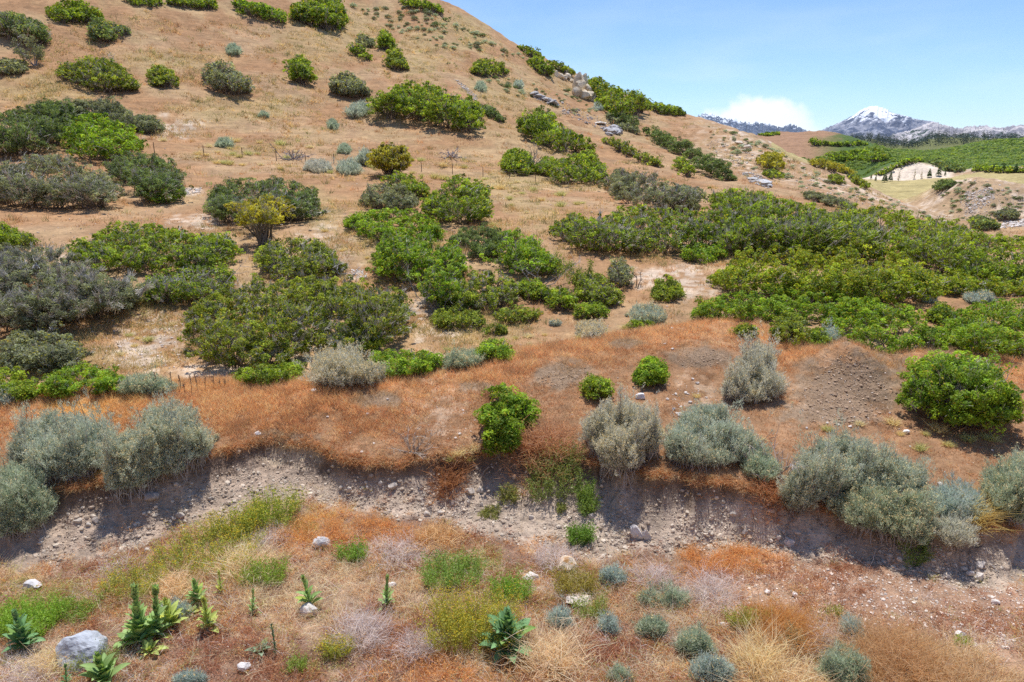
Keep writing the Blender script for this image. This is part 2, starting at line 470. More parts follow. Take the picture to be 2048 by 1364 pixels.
def zone_colour(x, y, z):
    u, v = project(x, y, z)
    a = np.arctan2(x, y); r = np.hypot(x, y)
    rt, rr, rc, rs = (np.interp(a, AZ, q) for q in (RTOE, RRIM, RCREST, RSKY))
    n1 = fbm(x / 1.1, y / 1.1, 4, 41); n2 = fbm(x / .25, y / .25, 3, 42); n3 = fbm(x / 5., y / 5., 4, 43); n4 = fbm(x / 17., y / 17., 3, 44)
    c = mixc(np.repeat(SOIL_FG[None], len(x), 0), np.repeat(LITTER[None], len(x), 0), sstep(.4, .65, n1 * .5 + n2 * .5))
    right = sstep(1350, 1650, u)
    c = mixc(c, np.repeat(np.array([[.42, .26, .175]]), len(x), 0), right * .7)
    # cut bank with its dark topsoil
    t = (r - rt) / np.maximum(rr - rt, .1)
    b = mixc(np.repeat(BANK[None], len(x), 0), np.repeat(BANK_TOP[None], len(x), 0), sstep(.66, .96, t + (n1 - .5) * .5) * (1 - .35 * right))
    b = b * (.82 + .36 * n2)[:, None]
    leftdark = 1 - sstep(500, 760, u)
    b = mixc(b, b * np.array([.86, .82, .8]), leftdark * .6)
    b = mixc(b, np.repeat(np.array([[.58, .46, .32]]), len(x), 0), spots([(600, 905, 42, 26), (560, 915, 40, 16)], u, v, .4) * .8)
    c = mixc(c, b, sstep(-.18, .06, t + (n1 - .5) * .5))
    # terrace
    tr = mixc(np.repeat(TERR[None], len(x), 0), np.repeat(BERM[None], len(x), 0), sstep(-2.6, -.6, r - rc + (n1 - .5) * 2) * .85)
    tr = mixc(tr, np.repeat(GOLD[None], len(x), 0), (1 - sstep(60, 520, u)) * sstep(.45, .6, n1) * .7)
    tr = mixc(tr, np.repeat(SPOIL[None], len(x), 0), spots(SPOIL_SPOTS, u, v, .35, 4))
    tr = mixc(tr, np.repeat(np.array([[.56, .42, .30]]), len(x), 0), spots(PALE_SPOTS, u, v) * .5 * sstep(.4, .6, n2))
    tr = tr * (.78 + .44 * n2)[:, None]
    c = mixc(c, tr, sstep(.0, .12, r - rr + (n1 - .5) * .25))
    # the hillside above
    hb = mixc(np.repeat(RED[None], len(x), 0), np.repeat(TAN[None], len(x), 0), sstep(.4, .68, n3) * .55)
    st = np.clip(sstep(.45, .66, n3 * .4 + n4 * .3 + n1 * .3) * np.interp(r, [30, 60, 90], [.3, .42, .6]) + spots(STRAW_SPOTS, u, v, .6) * .75, 0, 1)
    hb = mixc(hb, np.repeat(STRAW[None], len(x), 0), st * .85)
    spur = sstep(1330, 1500, u) * sstep(70, 90, r)
    hb = mixc(hb, np.repeat(TAN[None], len(x), 0), spur * .6)
    hb = mixc(hb, np.repeat(PALE[None], len(x), 0), np.clip(spots(PALE_SPOTS, u, v) * sstep(.38, .58, n2 * .6 + n1 * .4) + spur * sstep(.56, .66, n1) * .9, 0, .9))
    hb = hb * (.86 + .28 * n1)[:, None]
    c = mixc(c, hb, sstep(.6, 1.8, r - rc + (n1 - .5) * 1.2))
    # far ground
    mound = sstep(76, 84, r) * (1 - sstep(108, 116, r)) * sstep(1790, 1880, u)
    c = mixc(c, mixc(np.repeat(TAN[None] * .95, len(x), 0), np.repeat(PALE[None] * 1.05, len(x), 0), sstep(.5, .62, n1 * .6 + n3 * .4)), mound)
    fd = sstep(108, 120, r) * (1 - sstep(198, 202, r)) * (a > math.radians(20))
    c = mixc(c, np.repeat(FIELD[None], len(x), 0) * (.85 + .3 * n3)[:, None], fd)
    ct = sstep(199, 201, r) * (1 - sstep(211, 214, r)) * (1 - sstep(1895, 1915, u)) * sstep(1715, 1740, u)
    c = mixc(c, np.repeat(CUT[None], len(x), 0) * (.85 + .3 * n2)[:, None], ct)
    fr = sstep(212, 216, r)
    gsel = sstep(.40, .52, n4 * .6 + n3 * .4 + sstep(1640, 1760, u) * .25)
    g = mixc(np.repeat(FARRED[None], len(x), 0), np.repeat(FARGREEN[None], len(x), 0), gsel * sstep(1600, 1700, u))
    g = mixc(g, np.repeat(FARGREEN[None], len(x), 0), sstep(360, 430, r) * .9)
    g = mixc(g, np.repeat(np.array([[.16, .17, .06]]), len(x), 0), sstep(900, 1000, r))
    far = (1 - sstep(2000, 3000, r)) * .0
    c = mixc(c, g, np.where(a > math.radians(14), fr, sstep(rs + 40, rs + 60, r)))
    return c


def build_ground():
    nc, nr = TZ.shape
    V = np.stack([GX, GY, TZ], -1).reshape(-1, 3)
    i = np.arange(nc - 1)[:, None] * nr; j = np.arange(nr - 1)[None]
    a = i + j
    Fc = np.stack([a, a + nr, a + nr + 1, a + 1], -1).reshape(-1, 4)
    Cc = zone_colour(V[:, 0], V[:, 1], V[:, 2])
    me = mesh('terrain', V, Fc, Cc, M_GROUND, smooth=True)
    o = link('ground', me); tag(o, kind='structure')
    return o


build_ground()


# ------------------------------------------------------------------ far mountains
def mountain(name, sky, r0, rc, r1, seed, amp, mat, label, teeth=0.0):
    p = np.array(sky, float); az, te = ray(p[:, 0], p[:, 1])
    A = np.linspace(az.min(), az.max(), 520)
    top = np.interp(A, az, CAMZ + te * rc)
    k = np.exp(-np.linspace(-2, 2, 5) ** 2); k /= k.sum()
    top = np.convolve(np.pad(top, 2, mode='edge'), k, mode='valid')
    top = top + teeth * (fbm(A * 700, A * 0, 4, seed + 9) - .5)
    ends = np.minimum(sstep(0, .06, (A - A[0]) / (A[-1] - A[0])), sstep(0, .06, (A[-1] - A) / (A[-1] - A[0])))
    top = -20 + (top + 20) * np.where(ends > .999, 1, ends)
    R = np.concatenate([np.linspace(r0, rc, 110), np.linspace(rc, r1, 24)[1:]])
    t = np.where(R <= rc, (R - r0) / (rc - r0), 1 - (R - rc) / (r1 - rc))
    X = np.sin(A)[:, None] * R; Y = np.cos(A)[:, None] * R
    ramp = (t ** 1.15)[None] * np.ones((len(A), 1))
    Z = -20 + (top[:, None] + 20) * ramp
    rid = 1 - np.abs(2 * fbm(X / 420., Y / 700., 5, seed, gain=.55) - 1)
    rid2 = fbm(X / 120., Y / 150., 4, seed + 3)
    w = (4 * ramp * (1 - ramp)) ** .8
    Z = Z + (rid - .75) * amp * w * 2.2 + (rid2 - .5) * amp * .5 * np.clip(w + .12, 0, 1)
    nr = len(R); a = np.arange(len(A) - 1)[:, None] * nr + np.arange(nr - 1)[None]
    Fc = np.stack([a, a + nr, a + nr + 1, a + 1], -1).reshape(-1, 4)
    o = link(name, mesh(name, np.stack([X, Y, Z], -1).reshape(-1, 3), Fc, None, mat, smooth=False))
    tag(o, label, 'mountain', kind='structure')
    return o


def mat_mountain(name, rock, rock2, snow, forest, zsnow, zfor, ns1=420.0, ns2=330.0):
    m, t, N, K = nt(name)
    out = N.new('ShaderNodeOutputMaterial'); p = N.new('ShaderNodeBsdfPrincipled'); p.inputs['Roughness'].default_value = .95; p.inputs['Specular IOR Level'].default_value = .05
    g = N.new('ShaderNodeNewGeometry')
    def nz(scale, det, vec=(1, 1, 1)):
        mp = N.new('ShaderNodeMapping'); mp.inputs['Scale'].default_value = vec
        K.new(g.outputs['Position'], mp.inputs['Vector'])
        n = N.new('ShaderNodeTexNoise'); n.inputs['Scale'].default_value = scale; n.inputs['Detail'].default_value = det; n.inputs['Roughness'].default_value = .65
        K.new(mp.outputs[0], n.inputs['Vector']); return n.outputs['Fac']
    def mr(x, a, b, c=0., d=1.):
        q = N.new('ShaderNodeMapRange'); q.interpolation_type = 'SMOOTHSTEP'
        for i, val in zip((1, 2, 3, 4), (a, b, c, d)): q.inputs[i].default_value = val
        K.new(x, q.inputs[0]); return q.outputs[0]
    def math_(op, a, b):
        q = N.new('ShaderNodeMath'); q.operation = op
        for i, val in enumerate((a, b)):
            if isinstance(val, (int, float)): q.inputs[i].default_value = val
            else: K.new(val, q.inputs[i])
        return q.outputs[0]
    def mix(f, a, b):
        q = N.new('ShaderNodeMix'); q.data_type = 'RGBA'
        K.new(f, q.inputs[0])
        for i, val in ((6, a), (7, b)):
            if isinstance(val, tuple): q.inputs[i].default_value = (*val, 1)
            else: K.new(val, q.inputs[i])
        return q.outputs[2]
    sep = N.new('ShaderNodeSeparateXYZ'); K.new(g.outputs['Position'], sep.inputs[0])
    z = sep.outputs['Z']
    n1 = nz(.012, 6); n2 = nz(.0035, 5); n3 = nz(.04, 4)
    c = mix(mr(n1, .42, .58), rock, rock2)
    zz = math_('ADD', z, math_('MULTIPLY', math_('SUBTRACT', n1, .5), ns1))
    zz = math_('ADD', zz, math_('MULTIPLY', math_('SUBTRACT', n2, .5), ns2))
    c = mix(mr(zz, zsnow - 22, zsnow + 22), c, snow)
    zf = math_('ADD', z, math_('MULTIPLY', math_('SUBTRACT', n3, .5), 300.0))
    zf = math_('ADD', zf, math_('MULTIPLY', math_('SUBTRACT', n2, .5), 260.0))
    c = mix(mr(zf, zfor - 12, zfor + 12), forest, c)
    K.new(c, p.inputs['Base Color']); K.new(p.outputs[0], out.inputs[0])
    return m


MM1 = mat_mountain('alpine_rock_hazed', (.09, .115, .18), (.33, .34, .39), (.84, .86, .90), (.05, .085, .075), 278, 50, 600.0, 420.0)  # rock tones carry some painted blue of the distant air
MM2 = mat_mountain('ridge_rock_hazed', (.06, .09, .15), (.15, .18, .24), (.80, .84, .90), (.05, .08, .11), 390, 80, 900.0, 300.0)  # haze blue is put into the rock and forest colours here
MM3 = mat_mountain('pale_slab_rock', (.27, .26, .29), (.62, .58, .57), (.86, .86, .86), (.05, .08, .06), 420, 80, 420.0, 260.0)
mountain('mountain', [(1580, 286), (1636, 268), (1660, 254), (1690, 239), (1706, 231), (1722, 219), (1738, 213), (1752, 212), (1770, 217), (1784, 225), (1800, 229), (1824, 238), (1850, 243), (1872, 251), (1900, 262), (1950, 272), (2000, 284)],
         4300, 7200, 8300, 3, 120, MM1, 'snow dusted grey summit with a rounded white top behind the green hills', 15)
mountain('mountain', [(1250, 262), (1340, 248), (1385, 238), (1404, 228), (1424, 226), (1442, 235), (1470, 240), (1500, 247), (1520, 246), (1548, 251), (1560, 256), (1575, 249), (1590, 248), (1602, 256), (1612, 264), (1700, 268), (1790, 274), (1850, 284)],
         6200, 9300, 10500, 7, 110, MM2, 'dark blue rugged ridge with snow streaks under the white cloud', 60)
mountain('mountain', [(1760, 284), (1820, 262), (1848, 249), (1862, 244), (1876, 247), (1892, 253), (1910, 257), (1940, 254), (1975, 256), (2000, 258), (2030, 252), (2080, 250), (2180, 240), (2260, 250)],
         3200, 5200, 6200, 12, 80, MM3, 'long pale slab ridge dotted with dark trees right of the summit', 18)

# ------------------------------------------------------------------ light, sky, camera
SUN_EL, SUN_AZ = math.radians(72), math.radians(6)       # azimuth from +Y towards +X
sun = bpy.data.lights.new('sun', 'SUN'); sun.energy = 4.2; sun.angle = math.radians(.53); sun.color = (1, .955, .89)
so = bpy.data.objects.new('sun', sun); COL.objects.link(so)
from mathutils import Vector
so.rotation_euler = Vector((math.sin(SUN_AZ) * math.cos(SUN_EL), math.cos(SUN_AZ) * math.cos(SUN_EL), math.sin(SUN_EL))).to_track_quat('Z', 'Y').to_euler()
so.location = (0, 0, 60)
W = bpy.data.worlds.new('World'); SC.world = W; W.use_nodes = True
N, K = W.node_tree.nodes, W.node_tree.links; N.clear()
out = N.new('ShaderNodeOutputWorld'); bg = N.new('ShaderNodeBackground'); sky = N.new('ShaderNodeTexSky')
sky.sky_type = 'NISHITA'; sky.sun_disc = False; sky.sun_elevation = SUN_EL; sky.sun_rotation = SUN_AZ
sky.altitude = 2000; sky.air_density = 1.0; sky.dust_density = .2; sky.ozone_density = 1.6
bg.inputs['Strength'].default_value = .135
tc = N.new('ShaderNodeTexCoord'); sp = N.new('ShaderNodeSeparateXYZ'); K.new(tc.outputs['Generated'], sp.inputs[0])


def M_(op, a, b=0.0, c=0.0):
    q = N.new('ShaderNodeMath'); q.operation = op
    for i, val in enumerate((a, b, c)):
        if isinstance(val, (int, float)): q.inputs[i].default_value = val
        else: K.new(val, q.inputs[i])
    return q.outputs[0]


def R_(x, a, b, c=0., d=1.):
    q = N.new('ShaderNodeMapRange'); q.interpolation_type = 'SMOOTHSTEP'
    for i, val in zip((1, 2, 3, 4), (a, b, c, d)): q.inputs[i].default_value = val
    K.new(x, q.inputs[0]); return q.outputs[0]


azm = M_('ARCTAN2', sp.outputs['X'], sp.outputs['Y'])                     # compass direction of the sky point
elv = M_('ARCSINE', sp.outputs['Z'])
nz_ = N.new('ShaderNodeTexNoise'); nz_.inputs['Scale'].default_value = 26; nz_.inputs['Detail'].default_value = 7; nz_.inputs['Roughness'].default_value = .58
K.new(tc.outputs['Generated'], nz_.inputs['Vector'])
puff = M_('SUBTRACT', nz_.outputs['Fac'], .5)
# one cumulus bank low over the ridge
ca, _ = ray(1520, 230); ca = float(ca)
da = M_('DIVIDE', M_('SUBTRACT', azm, ca), .098)
da2 = R_(da, -1.0, .2, .75, 1.0)
roof = M_('MULTIPLY', M_('SUBTRACT', 1.0, M_('MULTIPLY', M_('MULTIPLY', da, da), da2)), .074)   # height of its top over the horizon
body = R_(M_('ADD', M_('SUBTRACT', roof, elv), M_('MULTIPLY', puff, .05)), -.004, .016)
fade = R_(da, .2, 1.15, 1., .35)
m1 = M_('MULTIPLY', body, fade)
# thin high veil near the horizon
mp = N.new('ShaderNodeMapping'); mp.inputs['Scale'].default_value = (2.2, 2.2, 9); K.new(tc.outputs['Generated'], mp.inputs['Vector'])
n2 = N.new('ShaderNodeTexNoise'); n2.inputs['Scale'].default_value = 2.2; n2.inputs['Detail'].default_value = 6; K.new(mp.outputs[0], n2.inputs['Vector'])
veil = M_('MULTIPLY', R_(n2.outputs['Fac'], .42, .75), R_(elv, .0, .30, .16, .03))
msk = M_('MAXIMUM', M_('MULTIPLY', m1, .93), veil)
mixn = N.new('ShaderNodeMix'); mixn.data_type = 'RGBA'; K.new(msk, mixn.inputs[0])
tint = N.new('ShaderNodeMix'); tint.data_type = 'RGBA'; tint.blend_type = 'MULTIPLY'; tint.inputs[0].default_value = 1; tint.inputs[7].default_value = (.78, .90, 1.06, 1)
K.new(sky.outputs[0], tint.inputs[6]); K.new(tint.outputs[2], mixn.inputs[6])
mixn.inputs[7].default_value = (7.6, 7.9, 8.3, 1)
K.new(mixn.outputs[2], bg.inputs['Color']); K.new(bg.outputs[0], out.inputs[0])

cam = bpy.data.cameras.new('camera'); cam.lens = 24; cam.sensor_width = 36; cam.clip_start = .1; cam.clip_end = 60000
co = bpy.data.objects.new('camera', cam); COL.objects.link(co); co.location = (0, 0, CAMZ); co.rotation_euler = (math.radians(90) - PITCH, 0, 0)
SC.camera = co
SC.view_settings.view_transform = 'Standard'; SC.view_settings.look = 'None'; SC.view_settings.gamma = 1; SC.view_settings.exposure = .25
SC.cycles.max_bounces = 5; SC.cycles.diffuse_bounces = 3; SC.cycles.glossy_bounces = 1; SC.cycles.transmission_bounces = 3; SC.cycles.volume_bounces = 0
SC.cycles.use_denoising = False; SC.cycles.caustics_reflective = False; SC.cycles.caustics_refractive = False
# ------------------------------------------------------------------ shrubs: mounds of leaf clumps on stems, grown where they stand
PAL = {   # leaf colours (lighter, darker), clump variation
    'oak':    ((.400, .530, .050), (.120, .195, .026)),
    'bright': ((.390, .560, .050), (.150, .270, .030)),
    'green':  ((.470, .580, .055), (.150, .240, .028)),
    'olive':  ((.410, .490, .060), (.125, .185, .032)),
    'yellow': ((.600, .540, .065), (.310, .320, .045)),
    'dark':   ((.280, .370, .130), (.115, .170, .065)),
    'grey':   ((.400, .430, .270), (.180, .210, .130)),
    'sage':   ((.690, .750, .610), (.400, .460, .375)),
    'sagepale': ((.800, .790, .670), (.510, .520, .440)),
    'sageblue': ((.650, .740, .670), (.410, .490, .450)),
    'sagegreen': ((.620, .700, .520), (.350, .425, .300)),
}
TWIG = np.array([.56, .53, .47]); BARK = np.array([.17, .14, .12]); WOOD = np.array([.40, .37, .34])
HEADC = np.array([.78, .64, .36])


def domes_in(poly, h, rmax, g, fill=.985, maxn=280, cap=.5):
    """low rounded bushes that together fill a traced clump; every bush stands on the ground under it"""
    P = np.array(poly, float); u0, v0 = P.min(0); u1, v1 = P.max(0)
    st = max(1.5, min(u1 - u0, v1 - v0) / 26.)
    us = np.arange(u0, u1 + st, st); vs = np.arange(v0, v1 + st, st)
    UU, VV = np.meshgrid(us, vs)
    M = inpoly(poly, UU + g.normal(size=UU.shape) * .1, VV)
    if not M.any(): return []
    cov = ~M
    out = []
    tot = M.sum()
    for it in range(maxn * 4):
        if cov.sum() - (~M).sum() > fill * tot or len(out) >= maxn: break
        jj, ii = np.nonzero(~cov); k = g.integers(len(jj)); j, i = jj[k], ii[k]
        u, v = us[i], vs[j]
        col = M[:, i]
        a = j
        while a > 0 and col[a - 1]: a -= 1
        b = j
        while b < len(vs) - 1 and col[b + 1]: b += 1
        vt, vb = vs[a] - st * .5, vs[b] + st * .5
        vv = min(vb, v + 6)
        _, pm = place(u, vv)
        hh = min(h, max(cap * (v1 - v0) / pm, .35)) * g.uniform(.5, 1.15)
        cosf = .93
        bv = min(v + .5 * hh * pm * cosf, vb)
        base, pm = place(u, bv)
        hh = min(hh, max((bv - vt) / (pm * cosf), .1 * h))
        row = M[int(np.clip((bv - .5 * hh * pm - v0) / st, 0, len(vs) - 1))]
        ru = 0
        while i + ru + 1 < len(us) and row[i + ru + 1]: ru += 1
        lu = 0
        while i - lu - 1 >= 0 and row[i - lu - 1]: lu += 1
        w = (ru + lu + 1) * st / pm
        R = min(rmax * g.uniform(.7, 1.15), hh * g.uniform(.6, 1.0), max(w * .55, .25 * rmax), max(hh * 1.6, .3 * rmax))
        if w < 2.2 * R:
            cu = u + (ru - lu) * st * .5 * min(1, w / (2.2 * R)) * .8
            base, pm = place(cu, bv)
        else:
            cu = u + np.clip(0, -lu * st + R * pm, ru * st - R * pm)
            if abs(cu - u) > 1: base, pm = place(cu, bv)
        vm = bv - .5 * hh * pm
        new = ((UU - cu) / (R * pm * .9)) ** 2 + ((VV - vm) / (max(.5 * hh * pm, st) * .95)) ** 2 < 1
        new[j, i] = True
        cov |= new & M
        out.append((base, R, hh, pm))
    return out


def fin_mesh(name, parts, mat, root, smooth=False):
    V, Fc, C = join(parts)
    o = link(name, mesh(name, V - np.array(root.location)[None], Fc, C, mat, smooth), root)
    return o


def clump_points(base, R, h, M, g, clear=0.0, tilt=.0):
    d = rdir(M * 3, g); d = d[d[:, 2] > -.35][:M]
    lump = fbm(d[:, 0] * 1.7 + base[0], d[:, 1] * 1.7 + base[1], 2, 9, z=d[:, 2] * 1.7)
    k = ((.30 + 1.05 * lump) * g.uniform(.72, 1.08, len(d)) + g.uniform(.1, .45, len(d)) * (g.uniform(size=len(d)) < .2))[:, None]
    zc, up, dn = .42, .58, .40
    if clear > 0: zc, up, dn = clear + (1 - clear) * .45, (1 - clear) * .55, (1 - clear) * .45
    q = np.empty_like(d)
    sq = np.sign(d) * np.abs(d) ** .85
    q[:, :2] = sq[:, :2] * R * k
    q[:, 2] = h * (zc + np.where(d[:, 2] > 0, up, dn) * sq[:, 2] * k[:, 0])
    return base + q, d


def shrub_parts(D, pal, g, leaf_px=4.3, dens=1.0, stems=5, twig=.9, clear=0.0, minleaf=.05, clumpR=.34, yellowtip=.0):
    ca, cb = (np.array(q) for q in PAL[pal])
    LV = []; SV = []
    alt = np.array(PAL['yellow'][0])
    B = np.array([q[0] for q in D]); RRr = np.array([q[1] for q in D]); HH = np.array([q[2] for q in D])
    for (base, R, h, pm) in D:
        s = max(minleaf, leaf_px / pm)
        rc0 = min(max(.15, 7.0 / pm), .42 * min(R, h) + .05)
        M = int(np.clip((.66 if pm > 24 else 1.05) * 2 * R * h / rc0 ** 2, 7, 110))
        q, d = clump_points(base, R, h, M, g, clear)
        M = len(q)
        area = 3.14 * R * pm * h * .5 * pm
        n = int(max(30, dens * (3.9 if pm > 24 else 5.0) * area / (.31 * (s * pm) ** 2)) * .55)
        ci = g.integers(0, M, n)
        rc = rc0 * g.uniform(.5, 1.2, M)
        dd = unit(rdir(n, g) + d[ci] * .35 + [0, 0, .25])
        P = q[ci] + dd * (rc[ci] * np.cbrt(g.uniform(.15, 1, n)))[:, None] * [1.05, 1.05, .8]
        P[:, 2] = np.maximum(P[:, 2], base[2] + .02)
        if len(D) > 1:                                    # no leaves deep inside the neighbours
            keep = np.ones(n, bool)
            near = np.nonzero(np.hypot(B[:, 0] - base[0], B[:, 1] - base[1]) < R + RRr)[0]
            for j in near:
                e = ((P[:, 0] - B[j, 0]) / RRr[j]) ** 2 + ((P[:, 1] - B[j, 1]) / RRr[j]) ** 2 + ((P[:, 2] - B[j, 2] - .42 * HH[j]) / (.58 * HH[j])) ** 2
                keep &= e > .22
            P, dd, ci = P[keep], dd[keep], ci[keep]; n = len(P)
        Nn = unit(dd * .5 + rdir(n, g) * .75 + [0, 0, .45])
        tcl = np.clip(g.normal(.5, .36, M), 0, 1)[ci]
        c = mixc(np.repeat(cb[None], n, 0), np.repeat(ca[None], n, 0), np.clip(tcl + g.normal(0, .18, n), 0, 1))
        c = c * (g.normal(1, .26, M).clip(.4, 1.6)[ci] * g.normal(1, .16, n).clip(.5, 1.5))[:, None]
        if yellowtip > 0:
            yt = (g.uniform(size=n) < yellowtip)
            c[yt] = alt * g.uniform(.7, 1.1, yt.sum())[:, None]
        LV.append(leaves(P, Nn, s * g.uniform(.65, 1.35, n), c, g))
        # stems from the root crown to some clumps
        ns = min(M, max(2, int(stems * 1.6)))
        idx = g.permutation(M)[:ns]
        rt = base + np.concatenate([g.normal(0, .12 * R, (ns, 2)), np.full((ns, 1), -.05)], 1)
        tip = q[idx]
        mid = rt * .5 + tip * .5 + g.normal(0, .10 * R, (ns, 3)) + [0, 0, .06 * h]
        w = max(.012, .70 / pm) * g.uniform(.8, 1.5, ns)
        if clear > 0: w = np.maximum(w, .025 * h) * .9
        L3 = np.stack([rt, rt * .4 + mid * .6 + g.normal(0, .04 * R, (ns, 3)), mid, tip], 1)
        SV.append(tubes(L3, w[:, None] * np.array([1.3, 1.0, .75, .3])[None], np.repeat(BARK[None], ns, 0) * g.uniform(.7, 1.6, (ns, 1))))
        nt_ = g.poisson(twig * (5 + area / 55.))
        if nt_ > 0:                                       # bare grey twigs
            k0 = q[g.integers(0, M, nt_)]
            if g.uniform() < .6: k0 = q[g.integers(0, max(1, M // 4), nt_)]
            dv = unit(unit(k0 - base - [0, 0, .1 * h]) + rdir(nt_, g) * .6 + [0, 0, .2])
            ln = min(R, h) * g.uniform(.25, .7, nt_)
            a0 = k0 - dv * ln[:, None] * .45; b0 = k0 + dv * ln[:, None] * .55
            m0 = (a0 + b0) / 2 + g.normal(0, .06, (nt_, 3)) * ln[:, None]
            wt = max(.004, .50 / pm) * g.uniform(.7, 1.3, nt_)
            SV.append(tubes(np.stack([a0, m0, b0], 1), wt[:, None] * np.array([1.2, .9, .4])[None], np.repeat(TWIG[None], nt_, 0) * g.uniform(.6, 1.25, (nt_, 1))))
    return LV, SV


def woody(name, cat, label, poly, h, pal='oak', rmax=None, seed=None, group=None, cap=.5, **kw):
    global _seed
    _seed += 1
    g = np.random.default_rng(seed or _seed)
    if name.endswith('thicket'):                          # thickets at the frame's edge go on beyond it
        poly = [(a + 260 if a >= 2048 else a - 240 if a <= 0 else a, b) for a, b in poly]
    D = domes_in(poly, h, rmax or h * .52, g, cap=cap)
    if not D: print('EMPTY', label); return None
    B = np.array([q[0] for q in D]); c = B.mean(0); c[2] = float(ground(c[0], c[1]))
    root = tag(empty(name, c), label, cat, group)
    LV, SV = shrub_parts(D, pal, g, **kw)
    fin_mesh('foliage', LV, M_OAK, root)
    fin_mesh('stem_clumps', SV, M_BARK, root)
    return root


_seed = 100


# ------------------------------------------------------------------ sagebrush: sprays of narrow grey leaves at the tips of woody stems
def sage_parts(D, pal, g, heads=.25, dens=1.0, skirt=.0):
    ca, cb = (np.array(q) for q in PAL[pal])
    LV = []; HV = []; SV = []
    for (base, R, h, pm) in D:
        area = 3.14 * R * pm * h * .5 * pm
        T = int(np.clip(dens * area / 8.5, 30, 1900))
        d = rdir(T * 3, g); d = d[d[:, 2] > -.30][:T]
        lump = fbm(d[:, 0] * 2.7 + base[0] * 3, d[:, 1] * 2.7 + base[1] * 3, 2, 9, z=d[:, 2] * 2.7)
        k = (.15 + 1.4 * lump) * g.uniform(.72, 1.05, len(d))
        for pd in unit(rdir(7, g) + [0, 0, .55]):             # plumes that stand out of the crown
            k = np.where((d @ pd) > g.uniform(.90, .97), k * g.uniform(1.15, 1.5), k)
        q = base + np.stack([d[:, 0] * R * k, d[:, 1] * R * k, h * (.40 + np.where(d[:, 2] > 0, .62, .42) * d[:, 2] * k)], 1)
        T = len(q)
        dirT = unit(d * .55 + [0, 0, .95] + rdir(T, g) * .25)
        m = 12
        P = np.repeat(q, m, 0); Dd = np.repeat(dirT, m, 0)
        lnk = max(.05, 5.0 / pm)
        P = P - Dd * g.uniform(0, 1.9, (T * m, 1)) * lnk + g.normal(0, .016 + .5 / pm, (T * m, 3))
        Dd = unit(Dd + rdir(T * m, g) * .65)
        n = T * m
        tcl = np.repeat(np.clip(.5 + (lump - .5) * 1.6 + g.normal(0, .2, T), 0, 1), m)
        c = mixc(np.repeat(cb[None], n, 0), np.repeat(ca[None], n, 0), tcl) * g.normal(1, .15, n).clip(.5, 1.5)[:, None]
        LV.append(blades(P, Dd, lnk * g.uniform(.7, 1.3, n), max(.010, 1.25 / pm), c, g, bend=.2, segs=1))
        # flower heads gone to seed
        nh = int(T * heads)
        if nh:
            sel = np.nonzero(d[:, 2] > -.05)[0]; sel = g.permutation(sel)[:nh]; nh = len(sel)
            mm = 5
            hp = np.repeat(q[sel] + dirT[sel] * lnk * .5, mm, 0) + g.normal(0, .014 + .35 / pm, (nh * mm, 3))
            hc = HEADC * g.uniform(.65, 1.25, (nh * mm, 1))
            HV.append(leaves(hp, unit(rdir(nh * mm, g) + [0, 0, .6]), max(.022, 2.2 / pm) * g.uniform(.7, 1.3, nh * mm), hc, g, w=.9))
        ns = int(np.clip(T * .16, 8, 160)); idx = g.permutation(T)[:ns]
        rt = base + np.concatenate([g.normal(0, .10 * R, (ns, 2)), np.full((ns, 1), -.04)], 1)
        tip = q[idx]; mid = rt * .5 + tip * .5 + np.concatenate([(tip - rt)[:, :2] * .12, np.full((ns, 1), -.05 * h)], 1) + g.normal(0, .05 * R, (ns, 3))
        w = max(.006, .5 / pm) * g.uniform(.8, 1.6, ns)
        SV.append(tubes(np.stack([rt, mid, tip], 1), w[:, None] * np.array([1.7, 1., .5])[None], np.repeat(WOOD[None], ns, 0) * g.uniform(.4, 1.2, (ns, 1))))
        nb = 4
        rt = base + np.concatenate([g.normal(0, .16 * R, (nb, 2)), np.full((nb, 1), -.08)], 1)
        tip = base + np.concatenate([g.normal(0, .5 * R, (nb, 2)), np.full((nb, 1), .45 * h)], 1)
        L3 = np.stack([rt, rt * .6 + tip * .4 + g.normal(0, .05, (nb, 3)), tip], 1)
        SV.append(tubes(L3, np.array([[.035, .025, .012]]) * min(1.2, R) * np.ones((nb, 1)), np.repeat(BARK[None] * 1.2, nb, 0), 5))
        if skirt > 0:                                     # dead grey stems hanging below the crown
            nk = int(skirt * 90 * R); a = g.uniform(0, 2 * np.pi, nk)
            p0 = base + np.stack([np.cos(a) * R * .3, np.sin(a) * R * .3, np.full(nk, .22 * h)], 1) + g.normal(0, .06, (nk, 3))
            p2 = base + np.stack([np.cos(a) * R * .85, np.sin(a) * R * .85, g.uniform(-.35, .1, nk) * h], 1)
            p2[:, 2] = np.maximum(p2[:, 2], ground(p2[:, 0], p2[:, 1]) + .02)
            p1 = (p0 + p2) / 2 + [0, 0, .08]
            SV.append(tubes(np.stack([p0, p1, p2], 1), np.full((nk, 1), max(.005, .5 / pm)) * np.array([[1.2, 1, .6]]), np.repeat(np.array([[.50, .46, .43]]), nk, 0) * g.uniform(.5, 1.2, (nk, 1))))
    return LV, HV, SV


